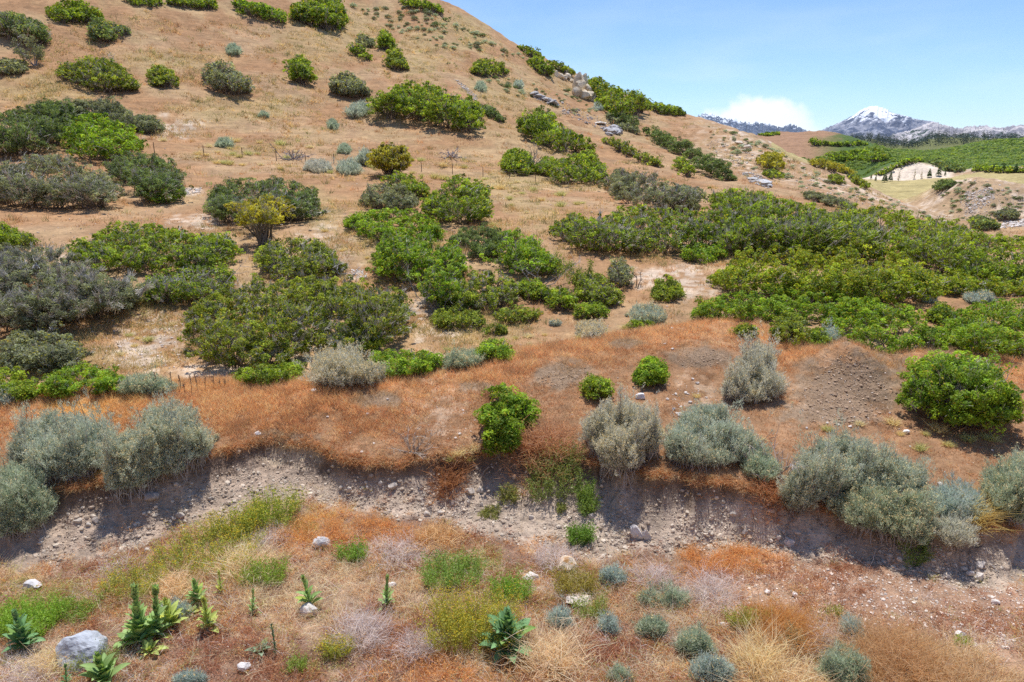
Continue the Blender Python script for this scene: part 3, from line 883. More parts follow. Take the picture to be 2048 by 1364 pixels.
def sage(label, poly, h, pal='sage', rmax=None, name='sagebrush', cat='sagebrush', group=None, **kw):
    global _seed
    _seed += 1
    g = np.random.default_rng(_seed)
    D = domes_in(poly, h, rmax or h * .5, g, fill=.95, maxn=60, cap=.62)
    if not D: print('EMPTY', label); return None
    B = np.array([q[0] for q in D]); c = B.mean(0); c[2] = float(ground(c[0], c[1]))
    root = tag(empty(name, c), label, cat, group)
    LV, HV, SV = sage_parts(D, pal, g, **kw)
    fin_mesh('foliage', LV, M_SAGE, root)
    if HV: fin_mesh('seed_head_clumps', HV, M_SAGE, root)
    fin_mesh('stem_clumps', SV, M_BARK, root)
    return root


# ------------------------------------------------------------------ bare snags and dead shrubs
def snag(label, u, v, hpx, spread=.5, name='dead_shrub', cat='dead shrub', n=5, col=(.30, .28, .28), leafy=None, group=None):
    global _seed
    _seed += 1
    g = np.random.default_rng(_seed)
    b, pm = place(u, v); h = hpx / pm
    root = tag(empty(name, b), label, cat, group)
    T = []; twp = []; twd = []
    w0 = max(.012 * h, .8 / pm)
    for k in range(n):
        d = unit(np.array([g.normal(0, spread), g.normal(0, spread), 1.0]))
        pts = [b + [g.normal(0, .06 * h), g.normal(0, .06 * h), -.05]]
        L_ = h * g.uniform(.6, 1.05) / max(d[2], .3)
        for s in range(4):
            d = unit(d + g.normal(0, .28, 3)); pts.append(pts[-1] + d * L_ / 4)
            if s >= 1:
                for q in range(4):
                    twp.append(pts[-1]); twd.append(unit(d + g.normal(0, .8, 3)) * L_ * g.uniform(.12, .34))
        T.append(pts)
    T = np.array(T)
    c = np.repeat(np.array([col]), n, 0) * g.uniform(.7, 1.2, (n, 1))
    parts = [tubes(T, w0 * np.array([[1.6, 1.2, .9, .7, .4]]) * np.ones((n, 1)), c, 4)]
    twp = np.array(twp); twd = np.array(twd); nn = len(twp)
    parts.append(tubes(np.stack([twp, twp + twd * .5 + g.normal(0, .02 * h, (nn, 3)), twp + twd], 1), w0 * np.array([[.6, .45, .25]]) * np.ones((nn, 1)), np.repeat(np.array([col]), nn, 0) * g.uniform(.8, 1.4, (nn, 1))))
    fin_mesh('branches', parts, M_BARK, root)
    if leafy:
        ca, cb = (np.array(q) for q in PAL[leafy])
        m = 26
        P = np.repeat(twp + twd * .7, m, 0) + g.normal(0, .06 * h, (nn * m, 3)); N_ = unit(rdir(len(P), g) + [0, 0, .5])
        C = mixc(np.repeat(cb[None], len(P), 0), np.repeat(ca[None], len(P), 0), g.uniform(0, 1, len(P)))
        fin_mesh('foliage', [leaves(P, N_, max(.05, 3.2 / pm) * g.uniform(.7, 1.2, len(P)), C, g)], M_OAK, root)
    return root
# ------------------------------------------------------------------ every shrub of the hillside, one by one
def oak(label, poly, h, pal='oak', name='oak_thicket', cat='thicket', **kw):
    kw.setdefault('yellowtip', .06)
    return woody(name, cat, label, poly, h, pal, **kw)


def bush(label, poly, h, pal='oak', **kw):
    kw.setdefault('cap', .62)
    return oak(label, poly, h, pal, name='oak_bush', cat='bush', **kw)


def brush(label, poly, h, pal='dark', **kw):
    kw.setdefault('twig', 1.6); kw.setdefault('yellowtip', 0); kw.setdefault('leaf_px', 2.8)
    return oak(label, poly, h, pal, name='brush_thicket', cat='thicket', **kw)


def scrub(label, poly, h, pal='olive', **kw):
    kw.setdefault('twig', 2.0); kw.setdefault('dens', .55); kw.setdefault('stems', 8)
    return oak(label, poly, h, pal, name='scrub_patch', cat='scrub', **kw)


# --- top of the hill, left
oak('green oak thicket in the top left corner above the gnarled scrub trees', [(92, 25), (115, 8), (140, 3), (170, 6), (195, 20), (208, 38), (180, 46), (120, 45)], 3.5)
scrub('gnarled open scrub trees with thin trunks at the upper left edge', [(0, 35), (20, 27), (45, 35), (60, 45), (90, 50), (95, 75), (88, 94), (60, 92), (40, 78), (20, 80), (0, 74)], 4.5, 'dark', clear=.3)
scrub('ragged scrub with drooping right side just under the top left oak thicket', [(183, 42), (205, 38), (230, 50), (255, 55), (265, 68), (230, 70), (228, 82), (190, 84)], 3.5, 'dark')
snag('pair of bare grey saplings below the gnarled scrub trees', 70, 132, 46, .4, 'dead_tree', 'dead tree', 5, leafy='grey')
scrub('low olive scrub at the left edge beneath the bare grey saplings', [(0, 124), (25, 118), (54, 126), (54, 142), (30, 149), (0, 150)], 2.4, 'grey', dens=.9)
scrub('wide ragged scrub with bare branches reaching up its top on the upper left slope', [(114, 145), (130, 130), (170, 125), (205, 118), (225, 122), (250, 140), (270, 160), (270, 182), (240, 182), (200, 186), (160, 167), (125, 158)], 3.2, 'olive', dens=.8)
snag('bare twisted stems standing out of the wide ragged scrub', 214, 150, 40, .7, 'dead_tree', 'dead tree', 5)
scrub('small spiky olive scrub right of the wide ragged scrub', [(298, 150), (305, 136), (325, 133), (345, 142), (358, 165), (340, 175), (310, 174)], 3.0, 'olive', dens=.9)
scrub('greyish half bare shrub with a tall pointed top on the upper slope', [(405, 152), (420, 140), (430, 126), (445, 122), (455, 138), (475, 142), (498, 162), (503, 185), (470, 190), (425, 180)], 3.6, 'grey', dens=.7)
bush('single upright leafy green bush alone on bare upper slope', [(582, 132), (597, 112), (612, 118), (623, 135), (622, 160), (610, 168), (588, 165)], 4.6, 'oak')
scrub('dull olive rounded shrub upslope of the large oval oak thicket', [(663, 165), (680, 148), (705, 148), (725, 165), (738, 182), (730, 195), (690, 192), (665, 187)], 3.4, 'grey', dens=.8)
oak('left of the two thickets cut by the top edge of the photo', [(248, 0), (250, -8), (320, -8), (328, 8), (310, 14), (270, 10)], 3.5)
oak('long thicket strip cut by the top edge right of centre left', [(335, -5), (430, -8), (434, 12), (425, 19), (370, 15), (338, 10)], 3.5)
oak('bright drooping thicket sloping down rightward near the top edge', [(466, 2), (500, 5), (530, 12), (560, 22), (577, 38), (565, 46), (530, 35), (500, 32), (475, 20)], 3.4, 'bright')
oak('broad mixed thicket at the top edge ending in a tan grassy slope', [(580, 15), (610, 8), (640, -2), (680, -5), (690, 20), (692, 52), (660, 62), (620, 50), (590, 42)], 3.6, 'oak')
# --- left flank
brush('big dark green domed brush at the left edge with shaded hollow base', [(0, 240), (40, 222), (80, 210), (115, 206), (150, 215), (150, 260), (125, 290), (100, 292), (60, 310), (0, 318)], 3.0, 'dark', twig=.6)
brush('grey green feathery brush behind the bright oak on the left flank', [(112, 212), (150, 203), (180, 205), (215, 201), (245, 205), (265, 228), (285, 250), (290, 265), (260, 260), (220, 242), (150, 237)], 2.6, 'grey')
brush('small olive grey shrub at the right tip of the left flank brush', [(272, 234), (300, 228), (318, 242), (328, 262), (300, 268), (275, 264)], 2.0, 'grey')
oak('bright yellow green oak dome in the middle of the left flank', [(130, 252), (150, 232), (200, 232), (245, 245), (270, 262), (285, 290), (270, 312), (225, 322), (180, 320), (145, 302)], 3.2, 'bright', twig=.3)
brush('large smooth blue green brush mound left of the dark twin mound', [(0, 360), (30, 330), (60, 318), (110, 310), (160, 318), (185, 340), (230, 362), (238, 395), (220, 412), (150, 420), (80, 414), (0, 402)], 2.6, 'grey', twig=2.2)
brush('dark green brush mound with bright tip at its lower right', [(215, 332), (250, 310), (290, 305), (330, 318), (365, 345), (370, 370), (345, 397), (310, 405), (280, 390), (240, 366)], 2.4, 'dark')
bush('bright oak sprig at the lower right foot of the dark mound', [(282, 375), (310, 362), (350, 368), (366, 380), (350, 402), (320, 408), (290, 396)], 1.6, 'bright')
brush('wide flat topped dark green brush behind the small yellow oak tree', [(415, 402), (430, 374), (465, 357), (510, 363), (560, 359), (600, 362), (635, 385), (638, 417), (615, 440), (580, 442), (540, 432), (490, 442), (440, 447), (418, 427)], 2.4, 'dark')
oak('small yellow leaved oak tree with visible forked trunks', [(485, 415), (510, 402), (545, 397), (575, 412), (578, 440), (560, 460), (540, 492), (500, 494), (498, 460), (485, 440)], 2.7, 'yellow', name='oak_tree', cat='tree', cap=.95, clear=.42, stems=7, dens=.8, twig=.8)
# --- band of thickets above the berm, left
oak('bright oak at the left edge above the grey twiggy thicket', [(0, 450), (15, 445), (32, 462), (35, 498), (0, 505)], 2.2)
scrub('faint olive sprig next to the bright left edge oak', [(36, 470), (55, 464), (70, 478), (66, 492), (40, 492)], 1.2, 'olive')
brush('big blue grey twiggy thicket filling the left edge', [(0, 505), (50, 492), (100, 502), (150, 522), (200, 547), (280, 582), (290, 612), (220, 632), (150, 642), (100, 655), (0, 668)], 2.0, 'grey', twig=3.5, dens=.95)
oak('long bright oak thicket with tufted top left of the yellow oak tree', [(140, 515), (165, 482), (200, 465), (240, 450), (290, 448), (330, 455), (360, 470), (420, 470), (460, 475), (478, 495), (470, 515), (420, 532), (400, 547), (330, 542), (260, 542), (200, 547)], 1.8, 'oak', twig=1.3)
scrub('loose scrub with grey dead branches linking the two left oak thickets', [(292, 562), (330, 540), (450, 527), (475, 560), (420, 600), (330, 607), (290, 600)], 1.5, 'oak', twig=4)
snag('tall bare grey forked snag in the loose left scrub', 430, 590, 62, .6, 'dead_tree', 'dead tree', 5)
scrub('olive open crowned oaks below the small yellow oak tree', [(510, 500), (560, 482), (610, 476), (650, 490), (680, 520), (692, 547), (640, 562), (560, 562), (520, 532)], 1.9, 'olive', dens=.75, twig=2.5)
oak('wide dense olive green thicket directly above the orange berm', [(362, 652), (380, 612), (420, 592), (480, 572), (560, 560), (640, 560), (700, 562), (760, 587), (815, 592), (818, 642), (775, 690), (720, 700), (660, 667), (600, 702), (560, 727), (480, 738), (420, 722), (395, 690)], 1.6, 'olive', twig=1.6, dens=1.05, yellowtip=.12)
snag('leaning bare dead stems in the dense olive thicket', 690, 600, 66, .5, 'dead_tree', 'dead tree', 6)
oak('small dark oak clump at the right foot of the dense olive thicket', [(660, 690), (680, 660), (720, 655), (760, 668), (758, 692), (720, 702), (680, 702)], 1.2, 'oak')
# --- centre
oak('tall yellowish oak tree on a bare trunk beside the fence post', [(752, 322), (760, 302), (790, 297), (815, 312), (820, 332), (800, 356), (760, 356)], 3.6, 'yellow', name='oak_tree', cat='tree', cap=.95, clear=.25, stems=6)
oak('narrow oak scrub leaning right below the tall yellowish oak', [(757, 356), (800, 348), (825, 352), (855, 372), (862, 395), (820, 392), (775, 374)], 2.2, 'oak', twig=2, dens=.8)
brush('smoky grey green round brush left of the bright twin crowned oak', [(718, 397), (735, 377), (780, 367), (820, 377), (840, 402), (822, 422), (760, 418), (720, 410)], 2.4, 'grey')
oak('bright twin crowned oak clump in the middle of the slope', [(838, 425), (850, 392), (890, 377), (895, 357), (920, 350), (950, 361), (975, 377), (985, 407), (975, 442), (940, 450), (890, 442), (860, 437)], 2.8, 'oak')
oak('vivid green leafy thicket left half of the central mass', [(685, 442), (710, 427), (760, 420), (810, 420), (850, 430), (885, 457), (884, 482), (850, 482), (800, 484), (760, 484), (725, 467), (690, 457)], 1.9, 'bright', twig=.4)
oak('vivid green lower thicket in the heart of the central mass', [(748, 502), (770, 478), (880, 478), (925, 502), (937, 540), (925, 562), (945, 602), (900, 614), (860, 607), (850, 582), (840, 567), (790, 562), (760, 542)], 1.6, 'bright', twig=.8)
brush('dark rounded green brush with a black hollow in the central mass', [(897, 482), (920, 462), (960, 453), (1000, 462), (1012, 490), (985, 518), (945, 516), (915, 505)], 2.2, 'dark', twig=.4)
oak('bright oak at the right shoulder of the central mass', [(985, 467), (1040, 460), (1080, 480), (1087, 502), (1122, 532), (1110, 552), (1070, 552), (1030, 542), (1010, 522), (998, 492)], 1.9, 'bright', twig=1.2)
snag('bare grey dead tree at the right end of the central mass', 1080, 572, 68, .55, 'dead_tree', 'dead tree', 6)
scrub('grey branched scrub skirting the bottom of the central mass', [(852, 582), (900, 570), (940, 547), (1010, 547), (1042, 572), (1032, 602), (980, 622), (930, 617), (870, 607)], 1.4, 'olive', twig=4.5, dens=.8)
snag('tangle of bare silver branches in the scrub below the central mass', 880, 620, 60, .9, 'dead_shrub', 'dead shrub', 8)
scrub('low olive scrub hugging the ground below the vivid central thicket', [(860, 642), (880, 617), (920, 612), (960, 627), (970, 647), (940, 657), (880, 657)], .9, 'olive', dens=.9)
scrub('flat olive shrub left of the pale flowered rabbitbrush slope', [(985, 632), (1020, 612), (1060, 617), (1082, 627), (1070, 642), (1010, 644)], .8, 'olive', dens=.9)
bush('small green shrub under the dead tree of the central mass', [(1035, 570), (1060, 558), (1095, 575), (1098, 600), (1060, 602), (1040, 590)], 1.1, 'oak', dens=.8)
bush('round mid green shrub halfway between dead tree and grey topped scrub', [(1095, 585), (1120, 576), (1150, 592), (1154, 612), (1125, 622), (1100, 612)], 1.1, 'oak', dens=.8)
scrub('reddish olive thin scrub below the crooked snag', [(1140, 560), (1170, 542), (1210, 552), (1240, 580), (1240, 607), (1200, 612), (1160, 602)], 1.1, 'olive', twig=2.5)
snag('crooked snag leaning left on open ground right of the central mass', 1172, 575, 66, .55, 'dead_tree', 'dead tree', 5, leafy='olive')
scrub('tall grey topped scrub standing alone on open ground', [(1217, 560), (1224, 524), (1240, 514), (1258, 528), (1262, 566), (1240, 574)], 2.0, 'grey', twig=4, dens=.6)
snag('short black leafless snag beside the tall grey topped scrub', 1270, 575, 50, .4, 'dead_tree', 'dead tree', 3, (.12, .10, .09))
scrub('feathery yellow green shrub on open ground left of the great thicket', [(1303, 592), (1315, 562), (1335, 552), (1358, 566), (1370, 590), (1350, 600), (1320, 602)], 1.3, 'olive', twig=.6, dens=1.1)
bush('flat wide green shrub upslope of the pale flowered rabbitbrush', [(1145, 630), (1165, 612), (1200, 606), (1214, 620), (1205, 634), (1165, 638)], .8, 'oak')
bush('little green sprigs beside two white stones above the berm', [(967, 660), (985, 648), (1010, 656), (1015, 666), (985, 668)], .45, 'olive')
sage('sage clump with green sprigs at its foot nearest the great thicket', [(1255, 632), (1265, 614), (1300, 608), (1328, 616), (1338, 636), (1310, 647), (1268, 645)], .9, 'sage')
bush('green sprigs at the foot of the sage near the great thicket', [(1250, 655), (1275, 640), (1310, 645), (1300, 656), (1265, 660)], .5, 'oak')
sage('pale cream flowered rabbitbrush sitting on the berm crest', [(1146, 662), (1160, 645), (1190, 641), (1209, 652), (1210, 668), (1190, 678), (1158, 676)], .75, 'sagepale', name='rabbitbrush', cat='rabbitbrush', heads=1.6)
sage('tiny grey sage left of the pale flowered rabbitbrush', [(1098, 645), (1110, 639), (1121, 645), (1119, 651), (1102, 651)], .35, 'sageblue')
# --- slope in the middle distance
oak('large oval oak thicket high on the centre of the slope', [(742, 207), (765, 192), (800, 172), (840, 166), (880, 180), (910, 197), (945, 196), (965, 217), (968, 247), (945, 266), (920, 252), (880, 257), (850, 242), (800, 234), (760, 237)], 4.2, 'oak', twig=.7)
brush('thin grassy green tail at the right end of the large oval thicket', [(958, 212), (985, 215), (1008, 235), (1010, 245), (985, 237), (965, 227)], 1.6, 'dark', twig=.3)
bush('small dark oak left of the trio high on the slope', [(699, 102), (710, 91), (745, 110), (742, 120), (715, 113)], 2.6)
scrub('pale scrub behind the trio of oaks high on the slope', [(710, 86), (718, 70), (735, 70), (750, 86), (745, 96), (725, 94)], 3.2, 'grey', dens=.8)
bush('tallest oak of the trio high on the slope', [(757, 96), (762, 64), (775, 62), (786, 84), (784, 100), (770, 102)], 4.5)
scrub('olive oaks hanging down at the right of the trio', [(770, 130), (775, 104), (795, 98), (812, 120), (820, 140), (790, 141)], 4.2, 'olive', dens=.9)
oak('low flat oak thicket under the skyline slope', [(940, 148), (948, 126), (975, 119), (1005, 128), (1022, 145), (990, 152), (960, 153)], 3.2, 'olive')
oak('dense oak thicket just left of the cream rock fin', [(1052, 124), (1062, 116), (1085, 120), (1104, 142), (1102, 152), (1085, 150), (1068, 138)], 4.0)
oak('dark oak strip on the skyline upslope of the cream rock fin', [(1035, 95), (1045, 92), (1065, 99), (1088, 115), (1084, 122), (1060, 112)], 2.8, 'oak')
oak('second dark oak strip on the skyline directly above the cream rock fin', [(1094, 124), (1105, 121), (1130, 132), (1146, 143), (1148, 152), (1110, 140)], 3.0, 'olive')
oak('skyline oaks at the top edge of the photo above the grey dotted slope', [(795, 0), (850, 2), (888, 20), (890, 30), (850, 20), (810, 12)], 2.8, 'oak')
oak('long oak thicket running down the skyline right of the cream rock fin', [(1168, 154), (1200, 166), (1240, 181), (1280, 192), (1302, 204), (1298, 224), (1262, 230), (1245, 245), (1215, 228), (1192, 200)], 3.6, 'oak', yellowtip=.1)
oak('last oak cluster on the skyline before the far blue ridge', [(1298, 208), (1320, 206), (1360, 213), (1372, 230), (1340, 231), (1310, 224)], 3.8, 'oak')
brush('dark green gully brush below the skyline thicket', [(1213, 216), (1250, 226), (1278, 245), (1275, 262), (1250, 250), (1222, 232)], 2.0, 'dark', twig=.3)
brush('grey brush strip slanting down beneath the cream rock fin', [(1212, 225), (1240, 240), (1278, 262), (1276, 270), (1245, 256), (1214, 236)], 1.8, 'grey', twig=1, rmax=1.4)
brush('long smooth green gully thicket slanting down the spur', [(1283, 254), (1320, 263), (1370, 290), (1420, 315), (1450, 330), (1476, 356), (1470, 363), (1430, 347), (1390, 327), (1340, 297), (1295, 272)], 2.6, 'dark', twig=.2, dens=1.4, rmax=1.9)
oak('upper oak thicket stepping downhill right of the large oval thicket', [(1034, 244), (1060, 230), (1085, 221), (1110, 231), (1125, 257), (1155, 277), (1185, 292), (1194, 302), (1150, 306), (1110, 302), (1085, 287), (1060, 277), (1040, 264)], 4.0, 'oak', twig=1)
oak('round oak bush beside the fence with a dead twig on its right', [(1002, 324), (1015, 302), (1040, 297), (1065, 313), (1069, 347), (1045, 353), (1010, 342)], 3.6, 'oak', name='oak_bush', cat='bush')
snag('bare white dead branches right of the round oak by the fence', 1062, 345, 44, .6, 'dead_shrub', 'dead shrub', 4)
oak('oak thicket with pale dead branches between round fence oak and great thicket', [(1072, 334), (1090, 313), (1120, 319), (1150, 310), (1185, 302), (1207, 332), (1217, 352), (1200, 371), (1160, 362), (1125, 370), (1105, 352), (1075, 352)], 3.6, 'oak', twig=1.6)
scrub('thin green strip of scrub with white stones on the spur', [(1200, 275), (1240, 280), (1270, 300), (1320, 320), (1330, 335), (1290, 325), (1240, 300), (1205, 285)], 1.6, 'olive', twig=.8)
scrub('yellow green sprigs along the gully below the long smooth thicket', [(1345, 320), (1360, 312), (1385, 335), (1388, 355), (1365, 350)], 2.0, 'oak', twig=.6)
# --- the great thicket on the right
brush('grey twiggy upper left arm of the great thicket', [(1205, 360), (1240, 340), (1290, 352), (1330, 367), (1370, 372), (1400, 382), (1392, 422), (1330, 422), (1270, 412), (1230, 397)], 2.6, 'grey', twig=3.2)
oak('dusky oak tongue with grey tops at the left tip of the great thicket', [(1095, 462), (1112, 442), (1130, 430), (1200, 442), (1260, 412), (1320, 422), (1390, 422), (1440, 420), (1500, 442), (1510, 512), (1450, 492), (1380, 497), (1330, 508), (1250, 504), (1180, 500), (1120, 482)], 2.2, 'oak', twig=3)
bush('fresh green clump sticking out below the dusky oak tongue', [(1364, 508), (1385, 488), (1425, 492), (1450, 496), (1450, 516), (1400, 526), (1370, 522)], 1.4, 'bright')
oak('dense green upper middle of the great thicket', [(1400, 385), (1450, 386), (1520, 388), (1560, 402), (1620, 412), (1655, 432), (1655, 518), (1600, 520), (1540, 512), (1480, 505), (1440, 442)], 2.4, 'oak', twig=1.8)
oak('olive green far right upper part of the great thicket', [(1640, 422), (1700, 427), (1740, 417), (1800, 432), (1880, 446), (1940, 462), (1905, 548), (1850, 540), (1780, 520), (1690, 518), (1640, 518)], 2.2, 'green', twig=1.2)
oak('mid green thicket at the right edge above the blue sage', [(1935, 464), (1990, 472), (2052, 488), (2052, 585), (1985, 580), (1890, 552)], 2.0, 'oak', twig=.8)
oak('yellow tinged oak belt across the middle of the great thicket', [(1408, 562), (1440, 535), (1490, 498), (1560, 492), (1640, 497), (1720, 490), (1800, 508), (1870, 548), (1872, 594), (1800, 605), (1750, 608), (1650, 602), (1560, 594), (1480, 594)], 1.7, 'green', twig=.3, yellowtip=.2)
oak('vivid green front edge of the great thicket', [(1385, 627), (1400, 607), (1460, 588), (1560, 572), (1650, 580), (1720, 585), (1760, 605), (1750, 645), (1640, 642), (1560, 642), (1480, 642), (1400, 642)], 1.4, 'bright', twig=.2, yellowtip=.1)
oak('vivid green round front lobe behind the rounded spoil mound', [(1635, 640), (1700, 622), (1760, 610), (1815, 608), (1840, 642), (1892, 667), (1886, 697), (1820, 702), (1760, 706), (1710, 692), (1672, 662)], 1.7, 'bright', twig=.2, yellowtip=.08)
oak('green thicket at the right edge behind the large front oak bush', [(1890, 642), (1930, 612), (1990, 606), (2052, 606), (2052, 727), (1990, 717), (1930, 707), (1895, 692)], 1.8, 'bright', twig=.3, yellowtip=.1)
oak('olive belt at the right edge just above the blue sage', [(1872, 557), (1930, 532), (2052, 562), (2052, 597), (1960, 592), (1880, 590)], 1.6, 'green', yellowtip=.15)
bush('small green shrub in the grassy gap of the great thicket', [(1855, 622), (1875, 606), (1900, 615), (1900, 640), (1870, 645)], .9, 'oak')
bush('hanging olive green shrub below the front edge of the great thicket', [(1545, 655), (1560, 632), (1585, 625), (1605, 645), (1605, 680), (1570, 688), (1550, 680)], 1.1, 'olive', dens=1.1)
bush('small green shrub left of the upright sage behind the mound', [(1610, 680), (1622, 660), (1648, 660), (1652, 690), (1625, 694)], .8, 'oak')
sage('upright silver sage against the vivid green front lobe', [(1640, 680), (1645, 656), (1662, 650), (1673, 660), (1672, 684), (1655, 690)], .9, 'sageblue')
bush('little olive bush alone on the berm crest', [(1470, 665), (1478, 652), (1495, 650), (1506, 660), (1500, 671), (1478, 673)], .55, 'olive')
sage('larger blue grey sage in the great thicket', [(1925, 598), (1935, 580), (1960, 573), (1985, 590), (1982, 604), (1945, 607)], 1.1, 'sageblue')
sage('smaller blue grey sage beside the grassy gap in the great thicket', [(1838, 597), (1850, 584), (1870, 590), (1870, 602), (1845, 604)], .8, 'sageblue')
# --- right background
oak('yellow green oak pair on the rocky spur', [(1514, 322), (1530, 306), (1560, 308), (1569, 332), (1556, 343), (1530, 336)], 4.0, 'yellow')
bush('low green bush below the yellow green oak pair', [(1525, 345), (1545, 338), (1562, 345), (1570, 354), (1545, 358), (1528, 352)], 1.6, 'olive')
brush('grey green strip of brush along the foot of the spur', [(1608, 384), (1650, 388), (1710, 410), (1712, 422), (1660, 412), (1610, 398)], 1.6, 'grey', twig=.6)
bush('yellow green bush at the right end of the spur foot', [(1730, 424), (1745, 412), (1765, 416), (1770, 428), (1745, 430)], 1.8, 'yellow')
brush('dark oval shrub on the saddle left of the pale dotted mound', [(1863, 372), (1880, 360), (1900, 359), (1910, 366), (1900, 379), (1872, 381)], 3.6, 'dark', twig=.3)
oak('dark green shrubs at the foot of the pale dotted mound', [(1938, 442), (1955, 430), (1985, 440), (1995, 458), (1965, 462), (1945, 455)], 2.4, 'dark')
scrub('dull green shrub near the white track at the right edge', [(1990, 425), (2010, 415), (2035, 425), (2030, 440), (1998, 440)], 2.4, 'grey', dens=.9)
brush('long yellow green hedge like strip below the red hilltop', [(1615, 322), (1640, 318), (1680, 330), (1710, 344), (1708, 350), (1670, 343), (1625, 332)], 3.5, 'yellow', twig=.2)
oak('olive shrubs on the right end of the spur near the pale cut', [(1690, 350), (1712, 352), (1738, 368), (1735, 378), (1708, 366)], 3.0, 'olive')
oak('scattered olive shrubs on the lower spur left of the pale cut', [(1655, 352), (1672, 348), (1690, 356), (1684, 368), (1660, 366)], 2.6, 'olive', dens=.7)
# --- behind the berm
oak('dark green oak at the left edge just behind the berm', [(0, 745), (25, 735), (55, 748), (78, 772), (75, 797), (30, 799), (0, 780)], 1.1, 'oak')
oak('rounded oak thicket behind the left part of the berm', [(84, 780), (110, 742), (160, 728), (210, 735), (250, 762), (248, 782), (170, 790), (100, 796)], 1.2, 'bright')
scrub('faded olive see through scrub above the left berm oaks', [(8, 700), (30, 665), (80, 652), (140, 668), (168, 705), (160, 735), (90, 742), (20, 735)], 1.2, 'grey', twig=1.5, dens=.8)
sage('wide low sage by the dry mullein stalks behind the berm', [(234, 775), (255, 752), (300, 745), (345, 762), (358, 780), (300, 787), (240, 786)], .7, 'sagegreen')
sage('sage cut by the left edge behind the berm', [(-4, 798), (-4, 774), (20, 770), (37, 785), (35, 800), (10, 806)], .5, 'sageblue')
oak('low oak hedge right of the dry mullein stalks', [(466, 750), (500, 735), (540, 728), (600, 722), (607, 750), (570, 766), (500, 770)], .9, 'oak')
sage('tallest pale sage on the berm crest with sprawling right arm', [(622, 742), (635, 712), (670, 702), (690, 689), (712, 695), (735, 725), (775, 745), (770, 765), (700, 770), (640, 765)], 1.25, 'sagepale', heads=.8)
oak('flat low bright oak between two berm crest sages', [(738, 735), (745, 708), (800, 702), (850, 703), (880, 715), (882, 738), (830, 748), (770, 752)], .8, 'bright')
sage('dense blue green sage right of the flat low oak', [(888, 722), (905, 702), (940, 698), (965, 710), (968, 727), (930, 735), (895, 735)], .75, 'sagegreen')
oak('small rounded oak on the berm beside the blue green sage', [(946, 705), (965, 685), (990, 678), (1015, 692), (1026, 708), (1000, 720), (960, 720)], .75, 'bright', name='oak_bush', cat='bush')
# --- single plants on the terrace
bush('tall bright oak sapling rooted at the edge of the cut bank', [(957, 822), (985, 776), (1005, 770), (1040, 790), (1075, 815), (1070, 847), (1032, 862), (1030, 900), (990, 914), (966, 900), (975, 867), (957, 850)], 1.05, 'bright', rmax=.30, leaf_px=5.2, minleaf=.04, stems=6, twig=.1)
bush('large round dark leaved oak bush at the right of the terrace', [(1805, 782), (1840, 717), (1880, 706), (1950, 716), (1985, 742), (2008, 800), (2000, 845), (1930, 850), (1850, 836), (1815, 817)], 1.35, 'bright', rmax=.75, leaf_px=5.2, minleaf=.04, stems=9, twig=.3, cap=.9)
bush('small upright oak on the terrace above the white stone', [(1270, 748), (1285, 722), (1300, 714), (1328, 728), (1330, 762), (1310, 770), (1280, 768)], .8, 'bright', rmax=.3, leaf_px=4.6, minleaf=.035, twig=.2)
bush('small dull oak left of the white stone', [(1167, 785), (1175, 758), (1195, 750), (1216, 762), (1218, 790), (1195, 797)], .62, 'oak', rmax=.28, leaf_px=4.6, minleaf=.035, dens=.7, twig=.8)
sage('tall two lobed silver sage leaning over the open terrace', [(1437, 775), (1460, 737), (1485, 702), (1520, 688), (1548, 700), (1550, 742), (1566, 767), (1555, 790), (1500, 806), (1450, 797)], 1.0, 'sagepale', rmax=.28, heads=.3, skirt=.4)
# --- big sagebrush along the rim of the cut bank
sage('sagebrush cut by the left edge hanging over the dark bank', [(-6, 930), (30, 935), (85, 962), (108, 1000), (90, 1045), (40, 1062), (-6, 1062)], 1.0, 'sagegreen', rmax=.28, heads=.1, skirt=.5)
sage('large rounded sagebrush at the left end of the rim', [(12, 910), (60, 842), (115, 818), (170, 830), (230, 852), (232, 905), (200, 940), (120, 962), (60, 942)], 1.15, 'sage', rmax=.30, heads=.18, skirt=.7)
sage('yellow tipped sagebrush with tall right lobe overhanging the left bank', [(215, 925), (230, 872), (280, 852), (300, 817), (340, 808), (390, 815), (405, 860), (435, 877), (420, 915), (370, 937), (300, 962), (220, 985)], 1.15, 'sage', rmax=.30, heads=.45, skirt=.8)
sage('round dome shaped sagebrush with tan seed tips at rim centre', [(1160, 852), (1180, 822), (1235, 797), (1290, 815), (1325, 852), (1320, 900), (1280, 930), (1240, 948), (1205, 930), (1175, 890)], 1.2, 'sagepale', rmax=.30, heads=.5, skirt=.8, dens=1.1)
sage('blue green spreading sagebrush right of the dome shaped one', [(1320, 902), (1340, 852), (1370, 817), (1410, 808), (1460, 815), (1470, 860), (1515, 872), (1520, 905), (1460, 922), (1400, 932), (1340, 922)], 1.05, 'sage', rmax=.29, heads=.2, skirt=.5)
sage('small green sage between the two widest rim sagebrushes', [(1484, 925), (1500, 897), (1535, 900), (1546, 940), (1520, 962), (1490, 952)], .6, 'sagegreen', rmax=.35, heads=.1)
sage('widest sagebrush mass spilling over the right bank, upper part', [(1560, 985), (1575, 930), (1640, 872), (1680, 867), (1730, 885), (1790, 912), (1850, 940), (1858, 975), (1790, 985), (1700, 990), (1640, 1000), (1600, 1020), (1560, 1020)], 1.15, 'sage', rmax=.30, heads=.3, skirt=.3)
sage('lower right lobe of sagebrush drooping down the bank face', [(1655, 1010), (1680, 985), (1760, 975), (1850, 985), (1862, 1040), (1840, 1085), (1760, 1064), (1695, 1045)], .9, 'sagegreen', rmax=.28, heads=.35, skirt=.7)
